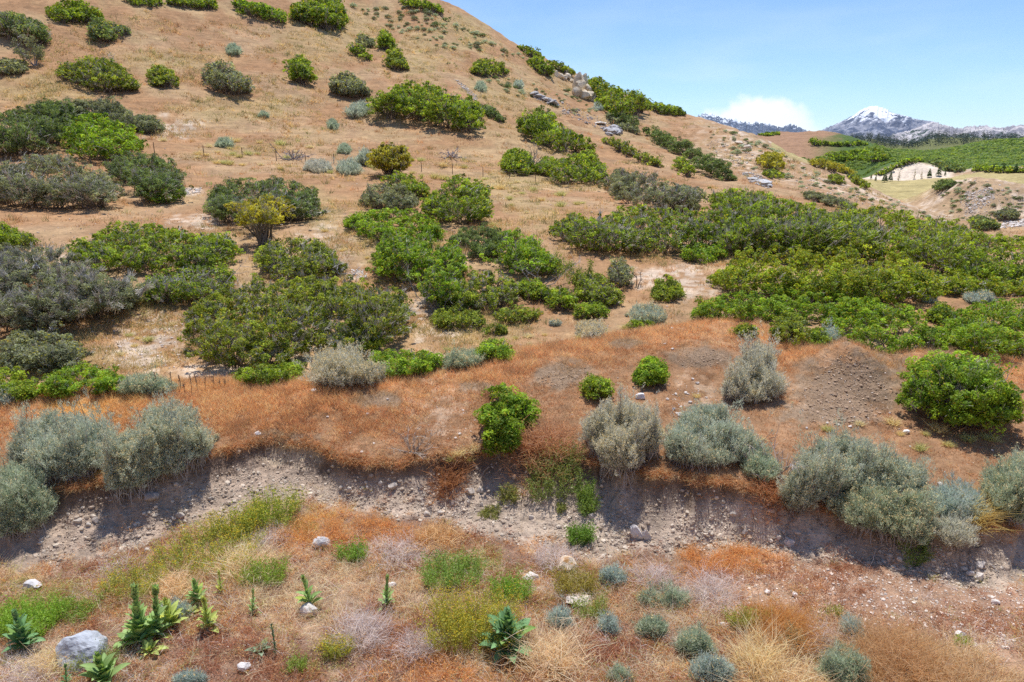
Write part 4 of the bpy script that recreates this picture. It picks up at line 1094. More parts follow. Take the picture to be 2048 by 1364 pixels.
sage('sagebrush cut by the right edge on the terrace', [(1963, 985), (1985, 932), (2054, 903), (2054, 1042), (2010, 1022), (1975, 1002)], 1.2, 'sagegreen', rmax=.30, heads=.25, skirt=.6)
sage('feathery blue rabbitbrush beside the arching yellow grass tuft', [(1860, 990), (1880, 970), (1930, 968), (1960, 985), (1968, 1015), (1930, 1040), (1885, 1030)], .65, 'sageblue', rmax=.4, heads=0, name='rabbitbrush', cat='rabbitbrush')
sage('low purplish grey shrub below the feathery blue rabbitbrush', [(1862, 1048), (1900, 1036), (1945, 1050), (1950, 1068), (1920, 1086), (1880, 1082)], .5, 'sagepale', rmax=.35, heads=.1)
snag('pale grey dead low shrub on the terrace left of the oak sapling', 826, 903, 34, 1.3, 'dead_shrub', 'dead shrub', 16, (.42, .36, .30))
snag('lilac grey dead shrub between rim sagebrushes', 1548, 960, 62, .7, 'dead_shrub', 'dead shrub', 12, (.36, .31, .30))
# --- sage bushes on the open hillside
sage('lone round grey sage high on the upper left slope', [(452, 104), (456, 92), (470, 89), (481, 98), (480, 108), (458, 109)], 1.6, 'sagegreen', heads=0)
sage('silver sage pair left of the large oval oak thicket', [(694, 228), (700, 212), (722, 204), (740, 210), (740, 226), (718, 236), (700, 237)], 1.8, 'sage', heads=0)
sage('small dark sage below left of the silver sage pair', [(654, 257), (658, 240), (670, 238), (677, 252), (670, 259)], 1.2, 'sagegreen', heads=0)
sage('flat little sage in bare ground below the lone upright bush', [(515, 234), (525, 223), (537, 228), (536, 235)], .8, 'sagegreen', heads=0)
sage('grey sage with white stones above the left fence posts', [(429, 293), (438, 278), (455, 275), (467, 288), (462, 296)], 1.0, 'sagegreen', heads=0)
sage('wide silver sage pair just under the fence', [(606, 340), (612, 322), (640, 319), (662, 328), (664, 342), (640, 346)], 1.3, 'sagepale', heads=0)
sage('pale sage mound right of the silver pair under the fence', [(671, 342), (680, 322), (705, 318), (722, 332), (718, 347), (690, 350)], 1.3, 'sage', heads=0)
sage('sage at the foot of the thickest fence post', [(711, 328), (718, 306), (734, 294), (747, 308), (744, 330)], 1.7, 'sage', heads=0)
sage('dark small sage upslope of the thickest fence post', [(674, 306), (680, 290), (694, 288), (702, 300), (696, 309)], 1.0, 'sagegreen', heads=0)
snag('ash grey dead tussock beside the fence line', 586, 318, 16, 1.4, 'dead_shrub', 'dead shrub', 18, (.32, .30, .32))
snag('ash grey dead tussock on bare slope left of round fence oak', 902, 314, 12, 1.4, 'dead_shrub', 'dead shrub', 16, (.32, .30, .32))
sage('silver round sage in the middle of the rock dotted slope', [(1025, 175), (1030, 163), (1042, 161), (1048, 172), (1040, 177)], 1.7, 'sage', heads=0)
sage('larger of the two sages left of the pale rock strip', [(950, 178), (955, 166), (968, 166), (974, 178), (962, 183)], 1.8, 'sagegreen', heads=0)
sage('blue grey sage at the lower end of the cream rock fin', [(1186, 212), (1194, 203), (1206, 208), (1208, 218), (1196, 220)], 2.0, 'sageblue', heads=0)
# ------------------------------------------------------------------ rock
def ico(sub):
    import bmesh
    bm = bmesh.new(); bmesh.ops.create_icosphere(bm, subdivisions=sub, radius=1)
    bm.verts.ensure_lookup_table()
    V = np.array([w.co[:] for w in bm.verts]); Fc = np.array([[w.index for w in q.verts] for q in bm.faces]); bm.free()
    return V, Fc


ICO = {k: ico(k) for k in (1, 2, 3, 4)}


def rock_verts(sub, g, cuts=9, rough=.12):
    V, Fc = ICO[sub]; V = V.copy()
    for k in range(cuts):
        n = rdir(1, g)[0]; c = g.uniform(.50, .9)
        d = V @ n - c
        V = V - np.maximum(d, 0)[:, None] * n * .92
    V = V * (1 + rough * (fbm(V[:, 0] * 2 + g.uniform(0, 50), V[:, 1] * 2, 3, 5, z=V[:, 2] * 2) - .5)[:, None] * 2)
    return V, Fc


def boulder(label, u, v, wpx, hpx, col, name='boulder', cat='boulder', depth=.8, sub=4, sink=.22, group=None, rot=None, stain=None, rough=.16, cuts=12):
    """a rock whose foot is at photo pixel (u, v)"""
    global _seed
    _seed += 1
    g = np.random.default_rng(_seed)
    b, pm = place(u, v)
    V, Fc = rock_verts(sub, g, cuts, rough)
    V /= np.abs(V).max(0)
    w, h = wpx / pm, hpx / pm
    V = V * [w / 2, w / 2 * depth, h / 2 * 1.15]
    a = rot if rot is not None else 0
    R_m = np.array([[1, 0, 0], [0, 1, 0], [0, 0, 1]], float)
    if a: R_m = np.array([[math.cos(a), 0, math.sin(a)], [0, 1, 0], [-math.sin(a), 0, math.cos(a)]])
    V = V @ R_m.T
    V[:, 2] += -V[:, 2].min() - sink * h
    C = np.repeat(np.array([col]), len(V), 0) * (.85 + .3 * fbm(V[:, 0] * 9 / w, V[:, 1] * 9 / w, 3, 3, z=V[:, 2] * 9 / w))[:, None]
    if stain is not None:
        C = mixc(C, np.repeat(np.array([stain]), len(V), 0), sstep(.5, .62, fbm(V[:, 0] * 4 / w, V[:, 1] * 4 / w, 3, 8, z=V[:, 2] * 4 / w)))
    b = b + [0, w * .12, 0]
    o = link(name, mesh(name, V, Fc, C, M_ROCK, smooth=False), None, b)
    return tag(o, label, cat, group)


def bulk(name, temps, P, S, C, mat, g, kind='stuff', up=None, flat=.7):
    """many small stones of four shapes as one mesh"""
    Vs = []; Fs = []; Cs = []; o = 0
    n = len(P); which = g.integers(0, len(temps), n)
    for t, (V, Fc) in enumerate(temps):
        i = np.nonzero(which == t)[0]; m = len(i)
        if not m: continue
        th = g.uniform(0, 2 * np.pi, m); ph = g.normal(0, .5, m)
        sc = S[i][:, None] * np.stack([g.uniform(.7, 1.25, m), g.uniform(.7, 1.25, m), g.uniform(.5, 1, m) * flat], 1)
        X = V[None] * sc[:, None]
        c, s = np.cos(ph)[:, None], np.sin(ph)[:, None]
        X = np.stack([X[..., 0] * c + X[..., 2] * s, X[..., 1], -X[..., 0] * s + X[..., 2] * c], -1)
        c, s = np.cos(th)[:, None], np.sin(th)[:, None]
        X = np.stack([X[..., 0] * c - X[..., 1] * s, X[..., 0] * s + X[..., 1] * c, X[..., 2]], -1) + P[i][:, None]
        Vs.append(X.reshape(-1, 3)); nv = len(V)
        Fs.append((Fc[None] + (np.arange(m) * nv)[:, None, None] + o).reshape(-1, 3)); o += m * nv
        Cs.append(np.repeat(C[i], nv, 0))
    ob = link(name, mesh(name, np.concatenate(Vs), np.concatenate(Fs), np.concatenate(Cs), mat))
    return tag(ob, kind=kind)


GS = np.random.default_rng(77)
T1 = [rock_verts(1, GS, 5, .05) for _ in range(5)]
T2 = [rock_verts(2, GS, 7, .1) for _ in range(5)]


def scatter_px(poly, n, g, soft=None):
    P = np.array(poly, float); out = []
    while len(out) < n:
        u = g.uniform(P[:, 0].min(), P[:, 0].max(), n * 2); v = g.uniform(P[:, 1].min(), P[:, 1].max(), n * 2)
        k = inpoly(poly, u, v); out += list(zip(u[k], v[k]))
    out = np.array(out[:n])
    return place_many(out[:, 0], out[:, 1])


# the cut bank is full of stones
def bank_stones():
    g = np.random.default_rng(5)
    n = 21000
    a = g.uniform(math.radians(-39), math.radians(39), n)
    rt = np.interp(a, AZ, RTOE); rr = np.interp(a, AZ, RRIM)
    t = g.beta(1.5, 1.9, n) * 1.15 - .13
    r = rt + (rr - rt) * t
    x, y = r * np.sin(a), r * np.cos(a)
    k = g.uniform(size=n) < sstep(.38, .62, fbm(x / .35, y / .35, 3, 15)) + .06
    a, r, t, x, y = a[k], r[k], t[k], x[k], y[k]; n = len(x); z = ground(x, y)
    s = np.clip(g.pareto(2.2, n) * .010 + .006, .006, .055)
    base = np.where((g.uniform(size=n) < .55)[:, None], [[.60, .51, .41]], [[.46, .37, .29]])
    C = base * g.uniform(.72, 1.25, (n, 1))
    bulk('bank_gravel', T1, np.stack([x, y, z + s * .05], 1), s, C, M_STONE, g, flat=.9)


bank_stones()


def bank_clods():
    g = np.random.default_rng(8)
    n = 15000
    a = g.uniform(math.radians(-39), math.radians(39), n)
    rt = np.interp(a, AZ, RTOE); rr = np.interp(a, AZ, RRIM)
    t = g.uniform(-.05, 1.0, n); r = rt + (rr - rt) * t
    x, y = r * np.sin(a), r * np.cos(a)
    k = g.uniform(size=n) < sstep(.35, .65, fbm(x / .22, y / .22, 3, 16)) + .1
    t, x, y = t[k], x[k], y[k]; n = len(x); z = ground(x, y)
    s = np.clip(.010 + g.pareto(2.6, n) * .010, .008, .05)
    C = mixc(np.repeat(BANK[None] * .95, n, 0), np.repeat(BANK_TOP[None] * 1.15, n, 0), sstep(.6, .95, t)) * g.uniform(.8, 1.15, (n, 1))
    bulk('bank_rubble', T1, np.stack([x, y, z + s * .1], 1), s, C, M_STONE, g, flat=.8)


bank_clods()


def loose_stones():
    g = np.random.default_rng(6)
    Ps = []; Ss = []; Cs = []
    for poly, n, lo, hi, c in (
            ([(1430, 1110), (2048, 1180), (2048, 1300), (1700, 1290), (1500, 1230), (1420, 1180)], 3400, .008, .034, (.74, .64, .55)),
            ([(1000, 1130), (1450, 1130), (1450, 1364), (1000, 1364)], 800, .006, .022, (.66, .57, .50)),
            ([(0, 1150), (1000, 1100), (1000, 1364), (0, 1364)], 1100, .006, .022, (.66, .57, .50)),
            ([(1850, 1040), (2048, 1060), (2048, 1200), (1850, 1160)], 500, .008, .035, (.62, .54, .45)),
            ([(0, 800), (1500, 660), (1600, 720), (2048, 740), (2048, 1040), (1600, 980), (1300, 930), (900, 900), (650, 900), (430, 880), (0, 960)], 900, .008, .028, (.70, .60, .52)),
            ([(850, 790), (930, 800), (1000, 860), (950, 900), (880, 900), (830, 850)], 50, .012, .035, (.72, .64, .57)),
            ([(1350, 760), (1430, 780), (1420, 860), (1340, 830)], 110, .012, .04, (.74, .66, .58)),
            ([(1590, 800), (1690, 695), (1800, 790), (1770, 850), (1620, 850)], 150, .01, .035, (.66, .58, .50)),
            ([(1590, 800), (1690, 695), (1800, 790), (1770, 850), (1620, 850)], 1100, .012, .045, (.46, .33, .23)),
            ([(1345, 720), (1400, 694), (1460, 705), (1450, 732), (1370, 735)], 400, .012, .035, (.46, .33, .23)),
            ([(1070, 760), (1120, 728), (1180, 735), (1170, 775), (1100, 778)], 400, .012, .035, (.46, .34, .24)),
            ([(160, 640), (360, 640), (400, 700), (380, 740), (200, 740)], 420, .012, .06, (.72, .62, .55)),
            ([(0, 440), (300, 420), (760, 440), (760, 560), (640, 640), (1500, 560), (1500, 640), (900, 720), (400, 760), (0, 700)], 900, .015, .055, (.68, .57, .48)),
            ([(0, 200), (1000, 200), (1200, 420), (1100, 520), (600, 520), (0, 480)], 900, .03, .10, (.66, .55, .45)),
            ([(690, 538), (735, 540), (735, 558), (695, 556)], 120, .02, .08, (.80, .76, .72)),
            ([(360, 378), (405, 376), (400, 388), (365, 390)], 60, .05, .14, (.72, .65, .58)),
            ([(905, 158), (918, 160), (958, 196), (950, 203)], 420, .04, .16, (.72, .66, .60)),
            ([(1060, 185), (1118, 205), (1112, 215), (1070, 200)], 130, .08, .36, (.50, .47, .45)),
            ([(1118, 200), (1160, 220), (1245, 245), (1240, 270), (1190, 255), (1120, 225)], 330, .08, .36, (.56, .50, .45)),
            ([(1200, 255), (1235, 248), (1245, 268), (1215, 272)], 160, .1, .42, (.44, .43, .44)),
            ([(1480, 345), (1505, 345), (1548, 368), (1538, 378), (1500, 365)], 300, .06, .24, (.54, .51, .48)),
            ([(1400, 275), (1480, 290), (1540, 330), (1500, 345), (1430, 310)], 380, .06, .26, (.62, .54, .45)),
            ([(1560, 330), (1700, 375), (1800, 410), (1760, 425), (1600, 380)], 330, .05, .18, (.64, .55, .46)),
            ([(1905, 365), (1960, 355), (2048, 385), (2048, 440), (1930, 440)], 900, .04, .15, (.66, .57, .49)),
            ([(1930, 385), (1985, 375), (1990, 400), (1930, 435)], 600, .05, .2, (.72, .66, .60)),
            ([(1985, 452), (2048, 440), (2048, 452), (1990, 459)], 200, .1, .3, (.78, .72, .66))):
        P, pm = scatter_px(poly, n, g)
        s = np.clip(lo + g.pareto(2.2, n) * (hi - lo) * .25, lo, hi)
        Ps.append(P + np.stack([np.zeros(n), np.zeros(n), s * .2], 1)); Ss.append(s); Cs.append(np.array([c]) * g.uniform(.7, 1.2, (n, 1)))
    bulk('gravel', T1, np.concatenate(Ps), np.concatenate(Ss), np.concatenate(Cs), M_STONE, g)


loose_stones()

# boulders one can point at
boulder('large blue grey boulder in the lower left corner beside the tall mullein', 168, 1326, 112, 66, (.46, .49, .54), depth=.85, rough=.26, cuts=18, sink=.30, rot=.25)
boulder('white grey boulder peeking from dry grass below the left end of the bank', 642, 1096, 40, 34, (.62, .59, .58))
boulder('cream boulder with orange stains at the foot of the bank', 1132, 1143, 48, 34, (.72, .60, .46), stain=(.60, .33, .13))
boulder('larger pale grey slab leaning in the face of the cut bank', 1273, 1078, 26, 36, (.66, .61, .58), name='rock', cat='rock', rot=-.5)
boulder('smaller pale grey slab right beside the leaning slab in the bank', 1293, 1080, 17, 32, (.64, .60, .58), name='rock', cat='rock', rot=-.35)
boulder('white stone on the orange terrace above the dome shaped sagebrush', 1281, 798, 20, 15, (.78, .76, .76), name='rock', cat='rock')
boulder('white stone by the blue green spreading sagebrush on the terrace', 1362, 833, 14, 9, (.80, .77, .74), name='rock', cat='rock')
boulder('white stone on the terrace right of the widest sagebrush top', 1812, 867, 16, 9, (.80, .76, .72), name='rock', cat='rock')
boulder('pale slab half buried in the foreground below the cream boulder', 1062, 1160, 36, 14, (.68, .60, .54), name='rock', cat='rock')
boulder('pale flat rock in the centre foreground grass', 1160, 1210, 60, 18, (.66, .57, .50), name='rock', cat='rock')
boulder('white rock under the small mullein left of centre', 618, 1228, 36, 24, (.74, .68, .62), name='rock', cat='rock')
boulder('white rock at the bottom edge below the thin mullein spike', 487, 1340, 28, 20, (.80, .76, .72), name='rock', cat='rock')
boulder('pale rock in the dry grass beside the narrow central mullein', 785, 1175, 18, 14, (.76, .70, .66), name='rock', cat='rock')
boulder('white rock on reddish gravel at the right, upper of two', 1536, 1188, 14, 11, (.80, .74, .68), name='rock', cat='rock')
boulder('white rock on reddish gravel at the right, lower of two', 1590, 1194, 14, 12, (.82, .77, .72), name='rock', cat='rock')
boulder('white rock in the sage grass left of the orange dry bush', 1450, 1258, 26, 16, (.74, .70, .68), name='rock', cat='rock')
boulder('left of two joined pale rocks on the slope below the drooping sagebrush', 1942, 1152, 17, 14, (.72, .65, .58), name='rock', cat='rock')
boulder('right of two joined pale rocks on the slope below the drooping sagebrush', 1960, 1159, 18, 16, (.74, .67, .60), name='rock', cat='rock')
boulder('pale rock up the slope above the two joined rocks at the right', 1962, 1135, 22, 14, (.70, .63, .56), name='rock', cat='rock')
boulder('pale rock at the end of the bank under the widest sagebrush', 1580, 1092, 20, 16, (.64, .57, .52), name='rock', cat='rock')
boulder('white stone lying in shade below the drooping sagebrush lobe', 1800, 1085, 12, 14, (.74, .68, .62), name='rock', cat='rock')
boulder('squared stone in the dark left bank under overhanging sagebrush', 301, 999, 32, 15, (.40, .35, .31), name='rock', cat='rock')
boulder('white stone on the left of the terrace above the pale scar', 515, 868, 16, 8, (.76, .70, .66), name='rock', cat='rock')
boulder('white stone lying on the berm crest at left', 627, 784, 14, 7, (.78, .70, .64), name='rock', cat='rock')
boulder('grey boulder hidden in shrubs at the far lower left', 62, 1178, 40, 18, (.62, .60, .60), name='rock', cat='rock')
boulder('pale cobble at the lower right beside the green sprig', 1922, 1272, 20, 12, (.78, .74, .70), name='rock', cat='rock')
boulder('pale cobble on gravel at the right edge', 1992, 1208, 18, 9, (.74, .66, .60), name='rock', cat='rock')
for k, (u, v, w, h) in enumerate([(785, 980, 21, 16), (762, 970, 13, 12), (698, 985, 12, 16), (940, 988, 22, 15), (962, 985, 20, 14), (1028, 958, 9, 12), (905, 1012, 9, 11), (937, 1012, 8, 14), (964, 1012, 10, 8),
                                  (855, 1032, 16, 12), (880, 1028, 12, 8), (1183, 1036, 12, 12), (1062, 1038, 12, 8), (1466, 1032, 15, 11), (1490, 1068, 14, 10), (1543, 1024, 18, 9), (1536, 1000, 16, 9), (1420, 1066, 10, 8),
                                  (190, 1045, 14, 12), (175, 1052, 13, 11), (360, 1035, 18, 12), (293, 1103, 14, 7), (155, 1045, 18, 8), (420, 1000, 10, 8), (460, 965, 9, 8), (1113, 955, 8, 7)]):
    boulder('cobble sticking out of the gravelly face of the cut bank', u, v, w, h, (.56, .49, .42), name='cobble', cat='cobble', sub=3, group='cobbles in the cut bank')
for k, (u, v, w, h) in enumerate([(1372, 788, 8, 6), (1380, 806, 9, 6), (1362, 815, 7, 5), (1347, 820, 8, 6), (1395, 768, 8, 5), (1330, 770, 7, 6), (1352, 790, 6, 5), (1335, 800, 7, 5), (1385, 760, 7, 5), (920, 870, 8, 5), (912, 878, 7, 5),
                                  (724, 905, 9, 6), (700, 868, 7, 5), (735, 830, 7, 5), (1655, 848, 7, 5), (1677, 851, 8, 5), (1700, 855, 8, 6), (1614, 858, 6, 5), (1780, 828, 6, 5), (1880, 970, 12, 7), (1330, 690, 7, 5), (1345, 700, 8, 5), (775, 800, 6, 4), (655, 835, 7, 4)]):
    boulder('small white stone lying on the orange dry grass of the terrace', u, v, w, h, (.76, .69, .63), name='stone', cat='stone', sub=3, group='small white stones on the terrace')


def outcrop(label, chunks, col, stain=None, k=1.0):
    """an outcrop of fused blocks"""
    global _seed
    _seed += 1
    g = np.random.default_rng(_seed)
    parts = []
    b0, _ = place(*chunks[0][:2])
    if k > 1:                                             # blocks between the blocks, so the ledge is one body
        chunks = chunks + [tuple((p + q) / 2 for p, q in zip(a, b)) for a, b in zip(chunks, chunks[1:])]
    for (u, v, w, h) in chunks:
        b, pm = place(u, v)
        V, Fc = rock_verts(3, g, 10, .25)
        V = V * [w / pm * .68 * k, w / pm * (.62 if k == 1 else 1.5) * k, h / pm * .72] + b + [0, .2, h / pm * .38] - b0
        C = np.repeat(np.array([col]), len(V), 0) * (.72 + .5 * fbm(V[:, 0] * 1.2, V[:, 1] * 1.2, 3, 3, z=V[:, 2] * 1.2))[:, None]
        if stain is not None:
            C = mixc(C, np.repeat(np.array([stain]), len(V), 0), sstep(.5, .65, fbm(V[:, 0] * .9, V[:, 1] * .9, 3, 8, z=V[:, 2] * .9)))
        parts.append((V, Fc, C))
    V, Fc, C = join(parts)
    return tag(link('rock_outcrop', mesh('rock_outcrop', V, Fc, C, M_ROCK), None, b0), label, 'rock outcrop')


outcrop('cream rock fin standing up near the skyline of the hill', [(1158, 182, 20, 30), (1154, 192, 22, 24), (1168, 174, 20, 24), (1176, 186, 14, 18), (1166, 196, 22, 16), (1180, 198, 20, 14), (1190, 203, 20, 13), (1200, 209, 16, 9), (1163, 168, 14, 16)], (.84, .72, .54), (.50, .37, .22))
outcrop('low cream rock ledge upslope left of the rock fin', [(1112, 153, 10, 10), (1120, 156, 12, 8), (1128, 159, 12, 8), (1136, 157, 9, 12), (1143, 164, 9, 6), (1107, 148, 6, 8)], (.82, .70, .54), (.48, .36, .22))
outcrop('grey broken rock ledge on the slope below the rock fin', [(1070, 192, 12, 8), (1078, 197, 12, 8), (1088, 201, 12, 7), (1098, 205, 14, 8), (1108, 209, 12, 7), (1114, 212, 8, 5)], (.46, .44, .43), (.34, .30, .27), 1.4)
outcrop('grey rock heap lowest on the spur slope under the rock fin', [(1215, 262, 12, 9), (1224, 266, 14, 9), (1232, 268, 14, 10), (1228, 258, 12, 8), (1240, 266, 8, 7), (1218, 270, 12, 6)], (.48, .47, .48), (.36, .34, .33), 1.1)
outcrop('pale flat rock slab on the spur slope', [(1200, 248, 12, 5), (1207, 249, 8, 4)], (.74, .68, .60), None, 1.4)
outcrop('blue grey scree rock at the lower edge of the far spur', [(1525, 368, 14, 9), (1533, 371, 12, 9), (1518, 364, 10, 6), (1540, 374, 8, 6), (1508, 360, 10, 5)], (.56, .56, .57), (.42, .40, .38), 1.4)
outcrop('pale rock at the crest of the far spur beside blue sage', [(1492, 296, 9, 7), (1498, 298, 7, 6), (1478, 288, 7, 5)], (.66, .58, .48), None, 1.8)
# ------------------------------------------------------------------ mulleins
def mullein_mesh(g, H, Rz, nleaf, spike=.35, tall=True, green=(.26, .36, .16)):
    """big soft leaves in a spiral up a stalk; returns leaf part and stalk part"""
    LV = []; N_ = nleaf
    ga = 2.39996
    for k in range(N_):
        t = k / max(1, N_ - 1)
        zb = H * (.02 + (.90 if tall else .12) * t ** 1.2)
        ln = 1.15 * Rz * (1.0 - .76 * t ** 1.3 if tall else 1 - .45 * t) * g.uniform(.7, 1.2)
        el = (.30 + .98 * t ** .8) if tall else (.15 + .9 * t)
        el += g.normal(0, .17)
        a = k * ga + g.normal(0, .15)
        hd = np.array([math.cos(a), math.sin(a), 0]); sd = np.array([-math.sin(a), math.cos(a), 0])
        w = ln * .40
        sN = 6
        rows = []
        p = np.array([0, 0, zb]) + hd * .01
        for s in range(sN + 1):
            q = s / sN
            e = el + .25 - .75 * q ** 1.5 * (1.1 - t * .6)
            prof = math.sin(math.pi * min(1, (q * .93 + .07)) ** .8) ** .75 if q < 1 else 0.02
            up = -hd * math.sin(e) + np.array([0, 0, 1]) * math.cos(e)
            rows.append([p - sd * w * .5 * prof + up * w * .20 * prof, p.copy(), p + sd * w * .5 * prof + up * w * .20 * prof])
            p = p + (hd * math.cos(e) + np.array([0, 0, 1]) * math.sin(e)) * ln / sN
        V = np.array(rows).reshape(-1, 3)
        Fc = []
        for s in range(sN):
            for m in (0, 1):
                b = s * 3 + m; Fc.append([b, b + 1, b + 4, b + 3])
        c = np.array(green) * g.uniform(.8, 1.2) * (np.array([1.25, 1.1, .7]) if g.uniform() < .12 and t < .4 else 1)
        C = np.repeat(c[None], len(V), 0); C[1::3] *= 1.22
        LV.append((V, np.array(Fc), C))
    Lm = join(LV)
    top = H * (.80 if tall else .12)
    stalk = [tubes(np.array([[[0, 0, -.03], [0, 0, H * .4 if tall else .05], [0, 0, H if tall else .12]]]), np.array([[.016, .012, .008]]) * (H / .7 if tall else .6), np.array([green]) * .9, 6)]
    if tall:                                              # the flower spike: tight scales
        n = int(90 * H / .7); t = g.uniform(0, 1, n); a = g.uniform(0, 2 * np.pi, n)
        z = H * (1 - spike * (1 - t)); r = .014 * H / .7 * (1.05 - t * .75)
        P = np.stack([np.cos(a) * r, np.sin(a) * r, z], 1); Dd = unit(np.stack([np.cos(a) * .6, np.sin(a) * .6, np.ones(n)], 1))
        stalk.append(blades(P, Dd, .055 * H / .7 * g.uniform(.7, 1.2, n), .02 * H / .7, np.repeat(np.array([green]) * [1.5, 1.35, 1.5], n, 0) * g.uniform(.75, 1.25, (n, 1)), g, bend=.1, segs=2))
    return Lm, join(stalk)


def mat_mullein():
    return mat_leaf('mullein_leaf', .30, .9, .05, (1.1, 1.1, .5))


M_MUL = mat_mullein()


def mullein(label, u, v, hpx, wpx, nleaf=26, tall=True, green=(.24, .36, .16), lean=0.0, spike=.16, name='mullein_plant', cat='mullein'):
    global _seed
    _seed += 1
    g = np.random.default_rng(_seed)
    b, pm = place(u, v)
    nleaf = int(nleaf * 1.5); H = hpx / pm / .95; Rz = wpx / pm * .64
    root = tag(empty(name, b), label, cat)
    root.rotation_euler = (g.normal(0, .07), lean + g.normal(0, .07), g.uniform(-3, 3))
    (V, Fc, C), (V2, F2, C2) = mullein_mesh(g, H, Rz, nleaf, spike, tall, green)
    link('leaves', mesh('leaves', V, Fc, C, M_MUL, smooth=True), root)
    link('stalk', mesh('stalk', V2, F2, C2, M_MUL), root)
    return root


DKG = (.20, .36, .17); YG = (.46, .54, .17); MG = (.32, .46, .18)
mullein('tallest leafy green mullein right of the blue grey boulder', 282, 1288, 120, 62, 40, True, MG, .10)
mullein('second tall mullein spire just behind the tallest one', 312, 1275, 112, 50, 34, True, MG, .08)
mullein('dark blue green mullein alone in the lower centre', 1016, 1304, 92, 96, 34, True, DKG, 0, .12)
mullein('narrow mullein spire in dry grass left of the yellow flowers', 773, 1216, 66, 34, 22, True, MG)
mullein('mullein with spreading base above the white rock', 621, 1212, 70, 40, 20, True, MG)
mullein('mullein with yellow base leaves right of the tallest pair', 344, 1255, 66, 56, 24, True, YG)
mullein('broad mullein at the upper right of the mullein group', 397, 1206, 54, 46, 24, True, MG)
mullein('slim pointed mullein with yellowing base at right of the group', 419, 1260, 76, 44, 24, True, YG)
mullein('thin yellow green mullein highest of the group in the straw', 443, 1188, 50, 24, 14, True, YG)
mullein('small slender mullein right of the group', 505, 1230, 50, 24, 14, True, MG)
mullein('dark mullein at the left edge beside the blue grey boulder', 50, 1298, 84, 62, 26, True, DKG, -.05)
mullein('mullein cut by the bottom edge below the boulder', 212, 1370, 76, 78, 28, True, MG)
mullein('leafless looking dark mullein spike near the bottom left', 553, 1312, 66, 10, 16, True, (.16, .26, .15), .10, .9)
mullein('flat yellow green mullein rosette at the right foot of the group', 380, 1232, 24, 40, 16, False, YG)
mullein('grey green mullein rosette on the reddish grass left of the dark spike', 521, 1305, 26, 44, 14, False, (.30, .40, .26))
mullein('low mullein rosette under the tallest mullein', 300, 1305, 24, 46, 14, False, YG)
mullein('pale mullein rosette at the left foot of the tallest mullein', 256, 1286, 30, 50, 14, False, MG)
mullein('thin dark mullein at the bottom left edge', 133, 1372, 50, 18, 16, True, DKG)


# last year's dry mullein stalks behind the berm
for k, (u, v, h) in enumerate([(315, 787, 46), (345, 785, 44), (362, 784, 36), (384, 790, 42), (395, 783, 38), (411, 782, 30), (428, 778, 26), (440, 778, 22), (370, 790, 24), (450, 776, 18), (55, 838, 26), (625, 745, 28), (613, 748, 22)]):
    g = np.random.default_rng(900 + k)
    b, pm = place(u, v); H = h / pm
    n = 24; t = g.uniform(.5, 1, n); a = g.uniform(0, 6.28, n)
    P = np.stack([np.cos(a) * .012, np.sin(a) * .012, H * t], 1)
    V, Fc, C = join([tubes(np.array([[[0, 0, -.05], [.01, 0, H * .5], [.02 * g.normal(), 0, H]]]), np.array([[.007, .006, .010]]), np.array([[.24, .17, .12]]), 5),
                     blades(P, np.stack([np.cos(a), np.sin(a), np.ones(n)], 1), .035, .010, np.repeat(np.array([[.24, .17, .12]]), n, 0) * g.uniform(.7, 1.3, (n, 1)), g)])
    tag(link('dry_stalk', mesh('dry_stalk', V, Fc, C, M_BARK), None, b), 'dead brown mullein stalk standing upright at the berm line', 'dry stalk', 'dead mullein stalks along the berm')


# ------------------------------------------------------------------ tufts and forbs one can point at
def tuft(label, u, v, wpx, hpx, col, n=220, name='straw_tuft', cat='dry tuft', spread=.9, dark=.75, width=1.1, bend=.5, curl=False, flowers=None, mat=None, group=None, sub=5, arch=0.0):
    """a clump of fine stems around a foot at (u, v)"""
    global _seed
    _seed += 1
    g = np.random.default_rng(_seed)
    b, pm = place(u, v); w, h = wpx / pm, hpx / pm
    bp = np.concatenate([g.normal(0, .24, (n, 2)).clip(-.5, .5) * w, np.zeros((n, 1))], 1)
    wp = b + bp; wp[:, 2] = ground(wp[:, 0], wp[:, 1]) - .01
    D = unit(np.concatenate([bp[:, :2] / w * 1.6 * spread + g.normal(0, .35 * spread, (n, 2)) + [arch, -.15 * abs(arch)], np.ones((n, 1))], 1))
    ln = h * g.uniform(.5, 1.15, n)
    cc = np.array([col]) * g.uniform(dark, 1.18, (n, 1))
    parts = [blades(wp, D, ln, max(.0035, width / pm), cc, g, bend=bend, segs=2)]
    if curl:
        m = n
        q0 = wp + D * ln[:, None] * g.uniform(.2, .9, (n, 1))
        parts.append(blades(q0, rdir(m, g) + [0, 0, .3], ln * .5, max(.003, width * .85 / pm), cc * 1.05, g, bend=.9, segs=2))
    root = tag(empty(name, b), label, cat, group)
    fin_mesh('blades' if mat is None else 'foliage', parts, mat or M_GRASS, root)
    if flowers is not None:
        m = int(n * .8)
        idx = g.integers(0, n, m)
        P = wp[idx] + D[idx] * ln[idx][:, None] * g.uniform(.75, 1.05, (m, 1)) + g.normal(0, .02, (m, 3))
        fin_mesh('blossom', [leaves(P, unit(rdir(m, g) + [0, 0, 1]), max(.014, 2.3 / pm) * g.uniform(.6, 1.2, m), np.array([flowers]) * g.uniform(.8, 1.15, (m, 1)), g, .9)], M_GRASS, root)
    return root


STR = (.90, .70, .45); PGR = (.62, .54, .55); GRN = (.30, .44, .10); LGR = (.40, .52, .16); OLV = (.36, .38, .12); GRY = (.48, .54, .42)


